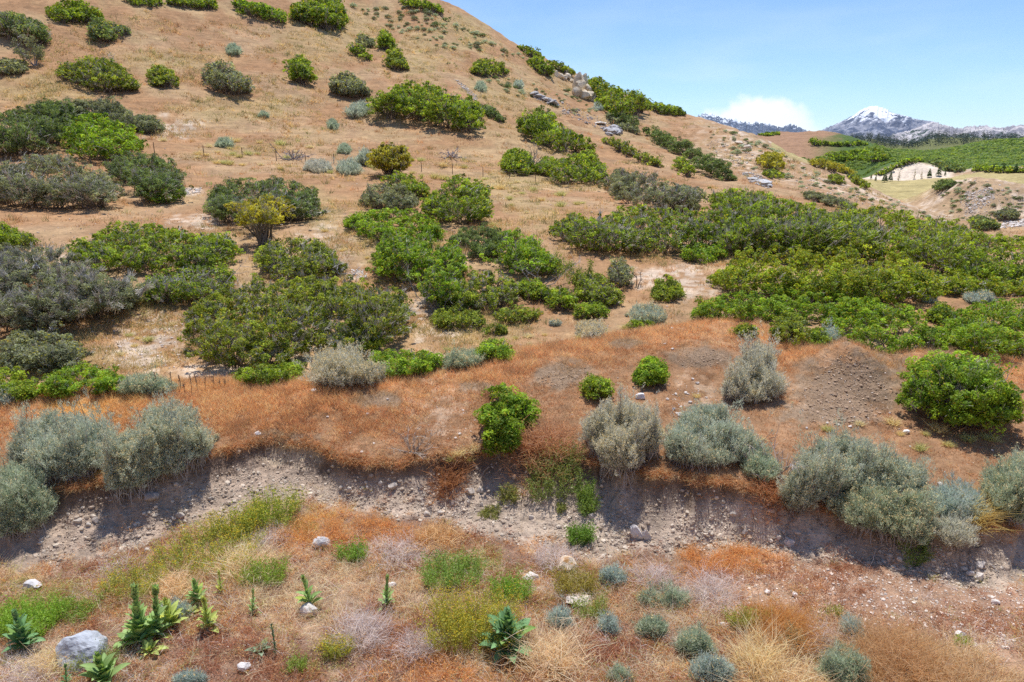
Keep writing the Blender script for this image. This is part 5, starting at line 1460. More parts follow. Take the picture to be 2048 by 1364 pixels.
def forb(label, u, v, w, h, col=GRN, n=520, flowers=None, **kw):
    """a leafy herb: stems with many small leaves"""
    global _seed
    _seed += 1
    g = np.random.default_rng(_seed)
    b, pm = place(u, v); W_, H_ = w / pm, h / pm
    root = tag(empty(kw.get('name', 'green_forb'), b), label, kw.get('cat', 'herb'), kw.get('group'))
    ns = int(n / 6.5)
    bp = np.concatenate([g.uniform(-.5, .5, (ns, 2)) * [W_, W_ * .7], np.zeros((ns, 1))], 1)
    wp = b + bp; wp[:, 2] = ground(wp[:, 0], wp[:, 1]) - .01
    D = unit(np.concatenate([bp[:, :2] / W_ * .8 + g.normal(0, .22, (ns, 2)), np.ones((ns, 1))], 1))
    ln = H_ * g.uniform(.6, 1.1, ns)
    parts = [blades(wp, D, ln, max(.004, .9 / pm), np.array([col]) * g.uniform(.6, 1.0, (ns, 1)), g, bend=.25)]
    m = 16
    P = np.repeat(wp, m, 0) + np.repeat(D * ln[:, None], m, 0) * g.uniform(.15, 1.05, (ns * m, 1)) + g.normal(0, .025, (ns * m, 3))
    c = np.array([col]) * g.uniform(.7, 1.25, (ns * m, 1))
    parts.append(blades(P, unit(rdir(ns * m, g) + [0, 0, .8]), max(.03, 4.0 / pm) * g.uniform(.7, 1.3, ns * m), max(.009, 2.1 / pm), c, g, bend=.4, segs=1))
    fin_mesh('foliage', parts, M_OAK, root)
    if flowers is not None:
        mm = ns * 5
        P = np.repeat(wp + D * ln[:, None], 5, 0) + g.normal(0, .035, (mm, 3))
        fin_mesh('blossom', [leaves(P, unit(rdir(mm, g) + [0, 0, 1]), max(.014, 2.2 / pm) * g.uniform(.6, 1.2, mm), np.array([flowers]) * g.uniform(.8, 1.15, (mm, 1)), g, .9)], M_GRASS, root)
    return root


YEL = (.86, .66, .06)
forb('bright green herb mass at the left edge above the dark mullein', 52, 1252, 112, 46, (.36, .56, .09), 3200)
forb('green herb strip right of the left edge herb mass', 150, 1232, 66, 30, (.32, .46, .10), 800)
forb('yellow flowering herb bank along the foot of the left bank', 418, 1118, 175, 44, (.44, .50, .13), 1700, YEL, name='flower_patch', cat='wildflowers')
forb('yellow green flowering herb left of the mullein group', 262, 1185, 90, 52, (.44, .48, .13), 900, YEL, name='flower_patch', cat='wildflowers')
forb('tall yellow green herb clump growing against the bank left of centre', 545, 1042, 85, 56, (.36, .46, .08), 1100, (.72, .66, .08), name='flower_patch', cat='wildflowers')
forb('lowest yellow tinged herbs on the bank foot by the tall clump', 462, 1070, 70, 46, (.40, .44, .10), 900, YEL, name='flower_patch', cat='wildflowers')
forb('largest yellow flower patch in the middle of the foreground', 945, 1275, 140, 84, (.48, .50, .10), 3000, YEL, name='flower_patch', cat='wildflowers')
forb('grass green herb patch left of the cream boulder', 905, 1160, 95, 46, (.32, .48, .12), 1700)
forb('bright green herb below the grey grass in centre foreground', 1020, 1190, 66, 38, (.30, .50, .08), 1000)
forb('small bright green herb by the bank foot left of centre', 706, 1118, 40, 36, (.28, .46, .08), 600)
forb('leafy green herb between straw clumps left of centre', 530, 1160, 66, 44, (.34, .48, .09), 900)
forb('small yellow herb above the white rock at the bottom edge', 672, 1310, 40, 40, (.42, .46, .10), 500, YEL, name='flower_patch', cat='wildflowers')
forb('little green herb at the bottom edge left of centre', 592, 1340, 30, 28, (.34, .46, .10), 360)
forb('green sprig patch in the dry grass right of the pale flat rock', 1180, 1225, 60, 26, (.36, .44, .12), 620)
forb('olive rust herb below the cream boulder', 1150, 1180, 60, 46, (.44, .38, .10), 900)
forb('round green tuft low on the bank face', 1162, 1080, 34, 34, (.22, .38, .07), 900)
forb('upper green tuft growing down the bank face', 1171, 1000, 20, 34, (.26, .38, .09), 500)
forb('lower green tuft just under another on the bank face', 1176, 1024, 22, 26, (.28, .40, .10), 420)
forb('sparse olive tuft high on the bank face below the oak sapling', 1018, 1000, 24, 28, (.34, .36, .12), 380)
forb('pair of low olive sprigs on the bank left of the olive tuft', 980, 1030, 34, 14, (.34, .36, .12), 260)
forb('tiny olive sprig on the bank right of centre', 1124, 1022, 14, 16, (.34, .38, .12), 140)
forb('green herbs hanging over the rim right of the oak sapling', 1110, 960, 90, 50, (.28, .36, .12), 1400)
forb('dark green herb in shade under the drooping sagebrush lobe', 1826, 1110, 44, 34, (.26, .38, .10), 420)
forb('tiny bright sprig on gravel at the lower right', 1922, 1288, 20, 18, (.46, .54, .12), 200)
forb('small olive sprig on gravel above the straw at lower right', 1668, 1232, 22, 22, (.46, .46, .14), 200)
forb('yellow green sprigs at the left of the orange dry bush', 1472, 1255, 30, 44, (.44, .46, .12), 420)
forb('yellow green sprigs just left of the orange dry bush', 1512, 1250, 34, 40, (.46, .46, .12), 420)
forb('fine green herb below the small straw clump near the boulder', 200, 1330, 60, 40, (.36, .42, .14), 700)

tuft('curly straw clump beside the broad mullein', 352, 1188, 66, 46, (.96, .74, .50), 420, curl=True)
tuft('large curly straw clump right of the dark blue green mullein', 1105, 1332, 100, 76, (1.0, .80, .58), 700, curl=True)
tuft('upright straw clump in the lower right of centre', 1512, 1330, 70, 92, (1.0, .84, .55), 320, spread=.7)
tuft('drooping straw swath at the bottom edge right of centre', 1550, 1368, 150, 70, (1.0, .82, .55), 700, spread=1.5)
tuft('yellow straw clump at the left edge below the boulder', 105, 1340, 60, 50, (1.0, .82, .52), 300, curl=True)
tuft('straw clump on the slope left of the green herb', 490, 1140, 80, 50, (1.0, .82, .58), 420, curl=True)
tuft('pale straw clump below the bank foot in the centre left', 875, 1085, 70, 40, (.82, .60, .34), 420, curl=True)
tuft('orange rounded dry bush in the right foreground', 1565, 1272, 96, 54, (.72, .42, .16), 1700, name='dry_bush', cat='dry bush', width=.8, curl=True)
tuft('tan dry bush at the bottom edge far right', 1790, 1330, 170, 70, (.70, .48, .27), 1700, name='dry_bush', cat='dry bush', width=.8, curl=True)
tuft('bleached straw swath in the bottom right corner', 1920, 1372, 220, 66, (.78, .60, .38), 1300, spread=1.4)
tuft('arching yellow grass tuft beside the feathery blue rabbitbrush', 1945, 1040, 46, 62, (.74, .58, .22), 330, name='grass_tuft', cat='grass tuft', spread=.8, bend=.9, arch=.35)
for (lab, u, v, w, h) in [('silver white twiggy shrub below the bank left of the grass green patch', 795, 1112, 110, 32), ('white twiggy shrub in the foreground left of the yellow flowers', 725, 1282, 56, 60),
                          ('broad lilac white twiggy shrub in the right foreground', 1420, 1190, 84, 44), ('lilac twiggy shrub on the slope left of the white grey boulder', 535, 1085, 76, 26),
                          ('white twiggy shrub above the grey green sage pair', 1305, 1165, 56, 40), ('grey twiggy shrub at the bank foot behind the cream boulder', 1110, 1125, 60, 34),
                          ('pale twiggy shrub in the lower right between sage clumps', 1640, 1290, 60, 40), ('white twiggy shrub at the lower left under the yellow straw', 60, 1366, 80, 40), ('pale bleached twigs left of the yellow flowering bank', 225, 1150, 60, 24),
                          ('white twiggy shrub at the bottom left of the dark blue green mullein', 838, 1300, 60, 40)]:
    tuft(lab, u, v, w, h, (.88, .80, .80), 520, name='dead_shrub', cat='dead shrub', spread=1.3, width=.8, curl=True, dark=.6)
for (lab, u, v, w, h, pal) in [('blue sage tuft at the lower right of the pale flat rock', 1120, 1255, 50, 46, 'sageblue'), ('round green sage tuft right of centre foreground', 1302, 1272, 62, 44, 'sagegreen'),
                               ('pale sage tuft left of the round green one', 1215, 1268, 42, 40, 'sageblue'), ('wide green sage in front of the white twiggy shrub', 1325, 1215, 110, 48, 'sagegreen'),
                               ('grey green sage clump below the broad lilac shrub', 1388, 1312, 72, 62, 'sagegreen'), ('blue sage at the bottom edge right of centre', 1420, 1362, 90, 56, 'sageblue'),
                               ('big green grey sage at the bottom edge far right', 1680, 1362, 96, 76, 'sagegreen'), ('blue sage tuft on the gravel above the tan dry bush', 1700, 1275, 46, 46, 'sageblue'),
                               ('small sage at the foot of the orange rusty band', 1225, 1172, 56, 40, 'sageblue'), ('grey sage beside the mullein group', 350, 1235, 70, 30, 'sageblue'),
                               ('pale sage sprig between the orange dry bush and straw', 1582, 1290, 46, 30, 'sagegreen'), ('sage tuft at the bottom edge left of the upright straw', 1240, 1365, 50, 30, 'sagegreen'), ('grey sage at the bottom edge below the white rock', 380, 1366, 70, 22, 'sageblue')]:
    sage(lab, [(u - w * .5, v - h * .15), (u - w * .42, v - h * .65), (u - w * .1, v - h), (u + w * .2, v - h * .95), (u + w * .48, v - h * .55), (u + w * .5, v - h * .1), (u, v)], .38, pal, rmax=.15, heads=.04, dens=.42, name='small_sage', cat='sage')

tuft('rusty dry weed clump on the bank just under the rim left of the oak sapling', 900, 965, 60, 34, (.50, .26, .13), 420, name='dry_weed', cat='dry weed', curl=True, spread=1.2)
tuft('rusty dry grass clump between dome shaped sagebrush and oak sapling', 1080, 905, 120, 44, (.66, .40, .24), 900, name='dry_weed', cat='dry weed', curl=True, spread=.9)
tuft('rust brown dry grass at the foot of the small green rim sage', 1540, 985, 70, 30, (.58, .30, .16), 420, name='dry_weed', cat='dry weed', curl=True)


def root_line(label, pts, w=2.2):
    P = np.array([place(u, v)[0] + [0, -.05, .04] for u, v in pts]); pm = place(*pts[0])[1]
    V, Fc, C = tubes(P[None], np.linspace(w, w * .4, len(pts))[None] / pm, np.array([[.33, .26, .20]]), 5)
    tag(link('bare_root', mesh('bare_root', V - P[0], Fc, C, M_BARK), None, P[0]), label, 'root')


root_line('thin bare root hanging down the bank face left of centre', [(895, 948), (890, 965), (894, 985), (891, 1005), (893, 1025), (890, 1040)])
root_line('bent root arching out of the bank right of the hanging root', [(978, 935), (968, 945), (962, 958), (965, 972), (960, 985)], 1.8)
root_line('pale bleached branch lying in the straw right of the mullein group', [(330, 1268), (370, 1247), (410, 1222), (450, 1200), (490, 1180), (535, 1140)], 1.8)
root_line('white bare branch arching over the weeds below the left bank', [(158, 1150), (178, 1138), (200, 1132), (222, 1140), (234, 1152)], 2.0)

# ------------------------------------------------------------------ wire fence across the hillside
def fence():
    pts = [(310, 312, 27), (408, 312, 20), (485, 315, 19), (553, 322, 24), (611, 323, 18), (668, 326, 17), (748, 334, 36), (843, 343, 18), (905, 349, 21), (966, 353, 19), (1019, 356, 17), (1071, 362, 17)]
    B = [place(u, v) for u, v, h in pts]
    root = tag(empty('wire_fence', B[0][0]), 'wire fence of thin rusty posts crossing the hillside', 'fence')
    tops = []
    for (b, pm), (u, v, h) in zip(B, pts):
        H = h / pm; w = .030 if h < 30 else .075
        V, Fc, C = tubes(np.array([[b - [0, 0, .2], b + [0, 0, H * .5], b + [0, 0, H]]]), np.array([[w, w, w * .9]]), np.array([[.13, .085, .06]]), 6)
        link('post', mesh('post', V - B[0][0], Fc, C, M_METAL), root)
        tops.append((b, H))
    for k in (.35, .65, .92):
        ln = np.array([[b + [0, 0, min(H, 1.25) * k] for b, H in tops]])
        V, Fc, C = tubes(ln, np.full((1, len(tops)), .006), np.array([[.22, .17, .14]]), 3)
        link('wire', mesh('wire', V - B[0][0], Fc, C, M_METAL), root)


fence()
b, pm = place(1697, 470)
V, Fc, C = tubes(np.array([[b, b + [0, 0, .8], b + [0, 0, 1.5]]]), np.array([[.05, .05, .045]]), np.array([[.12, .09, .07]]), 6)
tag(link('fence_post', mesh('fence_post', V - b, Fc, C, M_METAL), None, b), 'lone dark post standing behind the great thicket', 'post')
# ------------------------------------------------------------------ ground cover nobody could count
def cover_colour(u, v, table, base, g):
    """the mix of plants changes from patch to patch"""
    n = len(u)
    Cs = [np.array(q) for q in (base, RB, ORG, STW, LIL, OLV2, RBD)]
    W_ = [np.full(n, q) for q in (.44, .46, .30, .36, .30, .24, .32)]
    wob = (fbm(u / 38., v / 24., 3, 71) - .5) * 1.6
    for (a, b, ra, rb, c, wt) in table:
        d = np.sqrt(((u - a) / ra) ** 2 + ((v - b) / rb) ** 2) + wob
        W_.append(np.clip(1.25 - d, 0, 1) ** 1.2 * wt); Cs.append(np.array(c))
    W_ = np.array(W_) ** 1.8; W_ = W_ / W_.sum(0)
    pick = (np.cumsum(W_, 0) < g.uniform(size=n)[None]).sum(0).clip(0, len(Cs) - 1)
    return np.array(Cs)[pick]


RB = (.54, .28, .165); RBD = (.54, .26, .165); STW = (1.0, .84, .60); PNK = (.98, .79, .59); LIL = (.92, .85, .85); OLV2 = (.58, .58, .20); GRN2 = (.44, .58, .17); ORG = (.88, .50, .21); GLD = (.94, .66, .27); TANW = (.94, .74, .47)
FG = [(330, 1200, 120, 50, STW, 1.2), (1000, 1320, 90, 50, STW, 1.6), (1130, 1180, 90, 30, LIL, 1.2), (1330, 1330, 110, 40, STW, 1.5), (660, 1210, 90, 40, STW, 1.4), (760, 1330, 90, 30, LIL, 1.2), (1560, 1180, 90, 30, PNK, 1.6), (420, 1300, 170, 60, RBD, 1.1), (560, 1345, 200, 50, RB, 1.3), (760, 1060, 210, 45, ORG, 2.2), (640, 1040, 90, 40, GLD, 1.4), (900, 1075, 120, 30, RB, 1.6), (1080, 1090, 120, 35, ORG, 1.4), (1480, 1125, 130, 40, ORG, 2.4), (1400, 1150, 60, 40, ORG, 1.5),
      (1700, 1160, 220, 60, RB, 2.6), (1850, 1230, 200, 60, RB, 1.6), (1640, 1200, 160, 50, RB, 1.4), (560, 1180, 130, 60, STW, 2.0), (480, 1130, 90, 40, STW, 2.0), (700, 1170, 160, 60, PNK, 1.6), (860, 1190, 130, 50, STW, 1.4), (820, 1290, 160, 60, RB, 1.3), (900, 1345, 200, 40, ORG, 1.3),
      (1180, 1310, 170, 60, RBD, 1.3), (1250, 1240, 200, 50, PNK, 1.5), (1420, 1190, 110, 40, LIL, 1.8), (1330, 1270, 100, 40, LIL, .8), (800, 1110, 90, 24, LIL, 1.8), (600, 1250, 110, 40, PNK, 1.4), (720, 1260, 60, 60, LIL, 1.2), (640, 1330, 60, 40, OLV2, 1.0), (1000, 1210, 120, 40, OLV2, 1.0),
      (300, 1160, 170, 50, OLV2, 1.0), (80, 1200, 130, 50, OLV2, 1.4), (60, 1160, 110, 30, TANW, 1.6), (200, 1140, 120, 24, RB, 1.4), (30, 1330, 120, 40, LIL, 1.3), (1550, 1330, 130, 50, STW, 2.2), (1800, 1335, 200, 50, TANW, 3.0), (1980, 1350, 120, 50, TANW, 2.6), (1950, 1300, 110, 40, LIL, .8),
      (1640, 1310, 60, 40, LIL, 1.0), (1150, 1170, 60, 40, OLV2, 1.2), (460, 1060, 80, 40, GRN2, 1.6), (550, 1020, 60, 40, GRN2, 1.6), (1230, 1180, 60, 30, GRN2, .7), (1480, 1350, 80, 40, TANW, 1.2), (960, 1130, 110, 24, GRN2, 1.0)]


def foreground_cover():
    g = np.random.default_rng(31)
    n = 20000
    a = g.uniform(math.radians(-44), math.radians(44), n)
    rt = np.interp(a, AZ, RTOE)
    r = np.sqrt(g.uniform(6.3 ** 2, (rt + .45) ** 2))
    x, y = r * np.sin(a), r * np.cos(a); z = ground(x, y)
    u, v = project(x, y, z)
    # sparse on the stony ground at the right, thick elsewhere
    bare = np.clip(1.2 - np.sqrt(((u - 1800) / 330) ** 2 + ((v - 1195) / 95) ** 2), 0, 1) * .95
    bare = np.maximum(bare, np.clip(1.2 - np.sqrt(((u - 1960) / 150) ** 2 + ((v - 1110) / 70) ** 2), 0, 1) * .95)
    dens = fbm(x / .5, y / .5, 3, 61)
    edge = sstep(.05, -.5, r - rt + (fbm(x / .4, y / .4, 2, 62) - .5) * .9)
    k = (g.uniform(size=n) > bare) & (g.uniform(size=n) < sstep(.22, .52, dens) + .25) & (g.uniform(size=n) < edge + .06)
    x, y, z, u, v, dens = x[k], y[k], z[k], u[k], v[k], dens[k]; n = len(x)
    c = cover_colour(u, v, FG, PNK, g)
    m = 14
    hh = (.06 + .26 * fbm(x / .6, y / .6, 2, 63) ** 1.5) * g.lognormal(0, .28, n)
    hh = np.where(np.abs(c[:, 0] - RB[0]) < .1, hh * .8, hh * .95) * .85
    P = np.repeat(np.stack([x, y, z - .005], 1), m, 0) + np.concatenate([g.normal(0, .035, (n * m, 2)), np.zeros((n * m, 1))], 1)
    off = P - np.repeat(np.stack([x, y, z - .005], 1), m, 0)
    D = unit(np.concatenate([g.normal(0, .38, (n * m, 2)) + off[:, :2] * 14, np.ones((n * m, 1))], 1) + np.repeat(np.concatenate([g.normal(0, .35, (n, 2)), np.zeros((n, 1))], 1), m, 0))
    C = np.repeat(c * g.uniform(.78, 1.2, (n, 1)), m, 0) * g.uniform(.65, 1.25, (n * m, 1))
    A = blades(P, D, np.repeat(hh, m) * g.uniform(.5, 1.25, n * m), .0052, C, g, bend=.65, segs=2)
    i = np.nonzero(c[:, 0] > .7)[0]; i = i[g.uniform(size=len(i)) < .35]; k2 = 3; nn = len(i) * k2
    P2 = np.repeat(np.stack([x[i], y[i], z[i]], 1), k2, 0) + np.concatenate([g.normal(0, .06, (nn, 2)), np.zeros((nn, 1))], 1)
    D2 = unit(np.concatenate([g.normal(0, .8, (nn, 2)), np.ones((nn, 1))], 1))
    B = blades(P2, D2, g.uniform(.14, .32, nn), .0056, np.repeat(np.clip(c[i] * 1.1, 0, 1), k2, 0) * g.uniform(.8, 1.1, (nn, 1)), g, bend=.8, segs=2)
    # drooping seed heads: short husks at the tips
    i = np.nonzero((c[:, 0] < .92) & (c[:, 2] < .6))[0]; k3 = 15; nn = len(i) * k3
    P3 = np.repeat(np.stack([x[i], y[i], z[i]], 1), k3, 0) + np.concatenate([g.normal(0, .075, (nn, 2)), np.repeat(hh[i], k3)[:, None] * g.uniform(.35, .95, (nn, 1))], 1)
    S3 = blades(P3, rdir(nn, g) + [0, 0, -.35], .038 * g.uniform(.6, 1.3, nn), .013, np.repeat(c[i], k3, 0) * g.uniform(.62, 1.25, (nn, 1)), g, bend=.4, segs=1)
    V, Fc, C = join([A, B, S3])
    tag(link('dry_grass', mesh('dry_grass', V, Fc, C, M_GRASS)), kind='stuff')


def terrace_cover():
    g = np.random.default_rng(32)
    n = 62000
    a = g.uniform(math.radians(-42), math.radians(42), n)
    rr = np.interp(a, AZ, RRIM); rc = np.interp(a, AZ, RCREST)
    t = g.uniform(-.015, 1.0, n)
    r = rr + (rc + 1.0 - rr) * t
    x, y = r * np.sin(a), r * np.cos(a); z = ground(x, y)
    u, v = project(x, y, z)
    berm = sstep(-2.8, -.7, r - rc + (fbm(x / .8, y / .8, 2, 65) - .5) * 1.6)
    spoil = spots(SPOIL_SPOTS, u, v, .35, 4); pale = spots(PALE_SPOTS, u, v)
    d = fbm(x / .45, y / .45, 3, 66)
    k = (g.uniform(size=n) < (.40 + .60 * berm) * (.4 + 1.2 * sstep(.3, .6, d))) & (g.uniform(size=n) > spoil * .72) & (g.uniform(size=n) > pale * .6)
    x, y, z, u, v, berm, spoil = x[k], y[k], z[k], u[k], v[k], berm[k], spoil[k]; n = len(x)
    c = mixc(np.repeat(np.array([[.60, .35, .195]]), n, 0), np.repeat(np.array([[.96, .63, .34]]), n, 0), np.clip(berm * .9 + g.normal(0, .3, n), 0, 1))
    q = g.uniform(size=n) + (fbm(x / .5, y / .5, 3, 68) - .5) * 1.2
    c[q < .14] = [.50, .33, .21]; c[q > .86] = [.92, .72, .46]; rr_ = (q > .3) & (q < .42); c[rr_] = [.74, .36, .18]
    c = mixc(c, np.repeat(np.array([[1.0, .70, .30]]), n, 0), (1 - sstep(60, 560, u)) * sstep(.4, .6, fbm(x / 1.1, y / 1.1, 3, 41)) * .8)
    c = mixc(c, np.repeat(np.array([[.54, .42, .28]]), n, 0), spoil * .8)
    m = 8
    hh = (.06 + .10 * berm) * g.uniform(.5, 1.5, n)
    P = np.repeat(np.stack([x, y, z - .005], 1), m, 0) + np.concatenate([g.normal(0, .05, (n * m, 2)), np.zeros((n * m, 1))], 1)
    D = unit(np.concatenate([g.normal(0, .6, (n * m, 2)), np.ones((n * m, 1))], 1))
    C = np.repeat(c * g.uniform(.82, 1.16, (n, 1)), m, 0) * g.uniform(.7, 1.25, (n * m, 1))
    V, Fc, C = blades(P, D, np.repeat(hh, m) * g.uniform(.5, 1.25, n * m), .0095, C, g, bend=.5, segs=1)
    tag(link('dry_grass', mesh('dry_grass', V, Fc, C, M_GRASS)), kind='stuff')


HILL = [(0, 60), (300, 20), (700, 20), (870, 8), (960, 55), (1100, 135), (1260, 205), (1380, 235), (1560, 302), (1700, 368), (1880, 430), (2048, 455), (2048, 600), (1640, 690), (1500, 640), (1100, 695), (800, 748), (400, 770), (0, 792)]


def rim_fringe():
    g = np.random.default_rng(35)
    n = 3200
    a = g.uniform(math.radians(-40), math.radians(40), n)
    a = a[g.uniform(size=n) < .35 + .8 * fbm(a * 60, a * 0, 2, 69)]; n = len(a)
    r = np.interp(a, AZ, RRIM) + g.uniform(-.03, .16, n)
    x, y = r * np.sin(a), r * np.cos(a); z = ground(x, y)
    m = 12
    c = np.where((g.uniform(size=n) < .6)[:, None], [[.78, .44, .22]], [[.60, .38, .22]]); c[g.uniform(size=n) < .2] = [.88, .70, .44]
    P = np.repeat(np.stack([x, y, z], 1), m, 0) + np.concatenate([g.normal(0, .03, (n * m, 2)), np.zeros((n * m, 1))], 1)
    out = np.repeat(np.stack([-np.sin(a), -np.cos(a), np.full(n, .55)], 1), m, 0)
    V, Fc, C = blades(P, unit(out + g.normal(0, .5, (n * m, 3))), g.uniform(.06, .17, n * m), .007, np.repeat(c * g.uniform(.75, 1.15, (n, 1)), m, 0) * g.uniform(.7, 1.2, (n * m, 1)), g, bend=.7, segs=2)
    tag(link('rim_grass', mesh('rim_grass', V, Fc, C, M_GRASS)), kind='stuff')


def hill_cover():
    g = np.random.default_rng(33)
    n = 36000
    P, pm = scatter_px(HILL, n, g)
    r = np.hypot(P[:, 0], P[:, 1])
    u, v = project(P[:, 0], P[:, 1], P[:, 2])
    n3 = fbm(P[:, 0] / 5., P[:, 1] / 5., 3, 81); n1 = fbm(P[:, 0] / 1.5, P[:, 1] / 1.5, 2, 82)
    st = np.clip(sstep(.42, .62, n3) * .7 + spots(STRAW_SPOTS, u, v, .6) * .9, 0, 1)
    k = g.uniform(size=n) < (.12 + .75 * st) * (.25 + 1.3 * sstep(.35, .65, n1))
    P, pm, u, v, st, r = P[k], pm[k], u[k], v[k], st[k], r[k]; n = len(P)
    c = mixc(np.repeat(np.array([[.70, .43, .24]]), n, 0), np.repeat(np.array([[.80, .64, .32]]), n, 0), np.clip(st + g.normal(0, .3, n), 0, 1))
    ol = g.uniform(size=n) < .24 + .1 * st
    c[ol] = np.array([.44, .44, .21]) * g.uniform(.8, 1.2, (ol.sum(), 1))
    big = g.uniform(size=n) < .16
    m = 14
    hh = np.where(big, .42, .20) * g.uniform(.6, 1.3, n) * np.interp(r, [18, 30, 80, 160], [.55, .8, 1.2, 1.6])
    sp = np.where(big, .12, .22) * np.interp(r, [18, 60, 160], [.7, 1.2, 2.2])
    B = np.repeat(P, m, 0) + np.concatenate([g.normal(0, 1, (n * m, 2)) * np.repeat(sp, m)[:, None], np.zeros((n * m, 1))], 1)
    B[:, 2] = ground(B[:, 0], B[:, 1]) - .01
    D = unit(np.concatenate([g.normal(0, .5, (n * m, 2)), np.ones((n * m, 1))], 1))
    C = np.repeat(c * g.uniform(.62, 1.2, (n, 1)), m, 0) * g.uniform(.7, 1.2, (n * m, 1))
    V, Fc, C = blades(B, D, np.repeat(hh, m) * g.uniform(.5, 1.2, n * m), np.repeat(np.maximum(.012, 1.15 / pm), m), C, g, bend=.45, segs=1)
    tag(link('hillside_grass', mesh('hillside_grass', V, Fc, C, M_GRASS)), kind='stuff')


foreground_cover()
terrace_cover()
rim_fringe()
hill_cover()


# ------------------------------------------------------------------ countable tussocks and little shrubs: one of each kind, then copies
def small_shrub_mesh(seed, pal, heads=False):
    g = np.random.default_rng(seed)
    ca, cb = (np.array(q) for q in PAL[pal])
    n = 420
    d = rdir(n * 2, g); d = d[d[:, 2] > -.2][:n]; n = len(d)
    l = fbm(d[:, 0] * 2.2 + seed, d[:, 1] * 2.2, 2, 5, z=d[:, 2] * 2.2)
    P = d * ((.35 + 1.0 * l) * g.uniform(.7, 1.05, n))[:, None] * [1, 1, .62] + [0, 0, .30]
    C = mixc(np.repeat(cb[None], n, 0), np.repeat(ca[None], n, 0), np.clip(l + g.normal(0, .25, n), 0, 1)) * g.uniform(.8, 1.2, (n, 1))
    a = leaves(P, unit(d + rdir(n, g) * .7 + [0, 0, .4]), .20 * g.uniform(.6, 1.3, n), C, g)
    ns = 14
    q = P[g.permutation(n)[:ns]]
    b = tubes(np.stack([np.tile([[0, 0, -.1]], (ns, 1)) + g.normal(0, .06, (ns, 3)) * [1, 1, 0], q * .5, q * 1.05], 1), np.full((ns, 1), .02) * [[1.2, .8, .4]], np.repeat(BARK[None] * 1.5, ns, 0))
    V, Fc, C = join([a, b])
    return mesh('small_shrub', V, Fc, C, M_OAK)


def spread_copies(name, label, cat, group, protos, spots_px, g):
    src = {}
    for (u, v, w) in spots_px:
        k = int(g.integers(len(protos)))
        b, pm = place(u, v)
        if k not in src:
            o = link(name, protos[k]); src[k] = o
        else:
            o = src[k].copy(); COL.objects.link(o)
        s = w / pm * .5
        o.location = b; o.scale = (s * g.uniform(.85, 1.2), s, s * g.uniform(.8, 1.25)); o.rotation_euler = (0, 0, g.uniform(0, 6.28))
        tag(o, label, cat, group)


def pick(poly, n, g, lo, hi):
    P = np.array(poly, float); out = []
    while len(out) < n:
        u, v = g.uniform(P[:, 0].min(), P[:, 0].max()), g.uniform(P[:, 1].min(), P[:, 1].max())
        if inpoly(poly, np.array([u]), np.array([v]))[0] and all(abs(u - a) + 2 * abs(v - b) > lo * 1.1 for a, b, _ in out):
            out.append((u, v, lo + (hi - lo) * g.beta(1.2, 3)))
    return out


g = np.random.default_rng(51)
GREYS = [small_shrub_mesh(301 + k, p) for k, p in enumerate(('grey', 'grey', 'sagegreen', 'dark', 'sage'))]
spread_copies('small_shrub', 'little grey green shrub dotting the steep slope just below the skyline', 'shrub', 'small shrubs on the steep slope below the skyline', GREYS,
              pick([(700, 12), (860, 14), (960, 66), (1040, 112), (1095, 140), (1050, 118), (990, 112), (900, 100), (800, 70)], 105, g, 6, 22), g)
spread_copies('small_shrub', 'little grey shrub among pale rocks below the cream rock fin', 'shrub', 'small shrubs among the rocks of the slope', GREYS,
              pick([(950, 150), (1050, 160), (1150, 185), (1190, 215), (1290, 275), (1240, 245), (1150, 230), (1020, 190)], 48, g, 7, 22), g)
spread_copies('small_shrub', 'little grey green shrub dotting the stony far spur', 'shrub', 'small shrubs on the far spur', GREYS,
              pick([(1385, 240), (1460, 265), (1560, 306), (1700, 372), (1850, 425), (1920, 455), (1820, 430), (1700, 405), (1600, 375), (1500, 345), (1440, 300)], 110, g, 6, 20), g)
spread_copies('small_shrub', 'little grey green shrub dotting the pale mound at the right edge', 'shrub', 'small shrubs on the pale mound', GREYS,
              pick([(1905, 366), (1960, 352), (2044, 375), (2044, 440), (1990, 436), (1900, 440), (1880, 400)], 60, g, 6, 18), g)
TUS = []
for k in range(4):
    q = np.random.default_rng(410 + k); n = 150
    bp = np.concatenate([q.normal(0, .28, (n, 2)), np.zeros((n, 1))], 1)
    V, Fc, C = blades(bp, np.concatenate([bp[:, :2] * 1.1 + q.normal(0, .35, (n, 2)), np.ones((n, 1))], 1), q.uniform(.5, 1.1, n), .06, np.array([[(.86, .74, .40), (.72, .68, .32), (.66, .68, .32), (.88, .80, .52)][k]]) * q.uniform(.7, 1.2, (n, 1)), q, bend=.6)
    TUS.append(mesh('grass_tussock', V, Fc, C, M_GRASS))
tp = pick([(180, 560), (760, 440), (1000, 360), (1250, 400), (1100, 430), (760, 560), (900, 690), (1500, 600), (1440, 640), (1100, 690), (620, 745), (250, 735)], 95, g, 12, 34)
spread_copies('grass_tussock', 'straw coloured bunch grass tussock on the bare ground of the lower slope', 'grass tussock', 'bunch grass on the lower slope', TUS, tp, g)
tp = pick([(300, 270), (700, 300), (1000, 340), (1120, 400), (700, 350), (420, 330)], 60, g, 12, 30)
spread_copies('grass_tussock', 'straw coloured bunch grass tussock near the wire fence', 'grass tussock', 'bunch grass near the fence', TUS, tp, g)
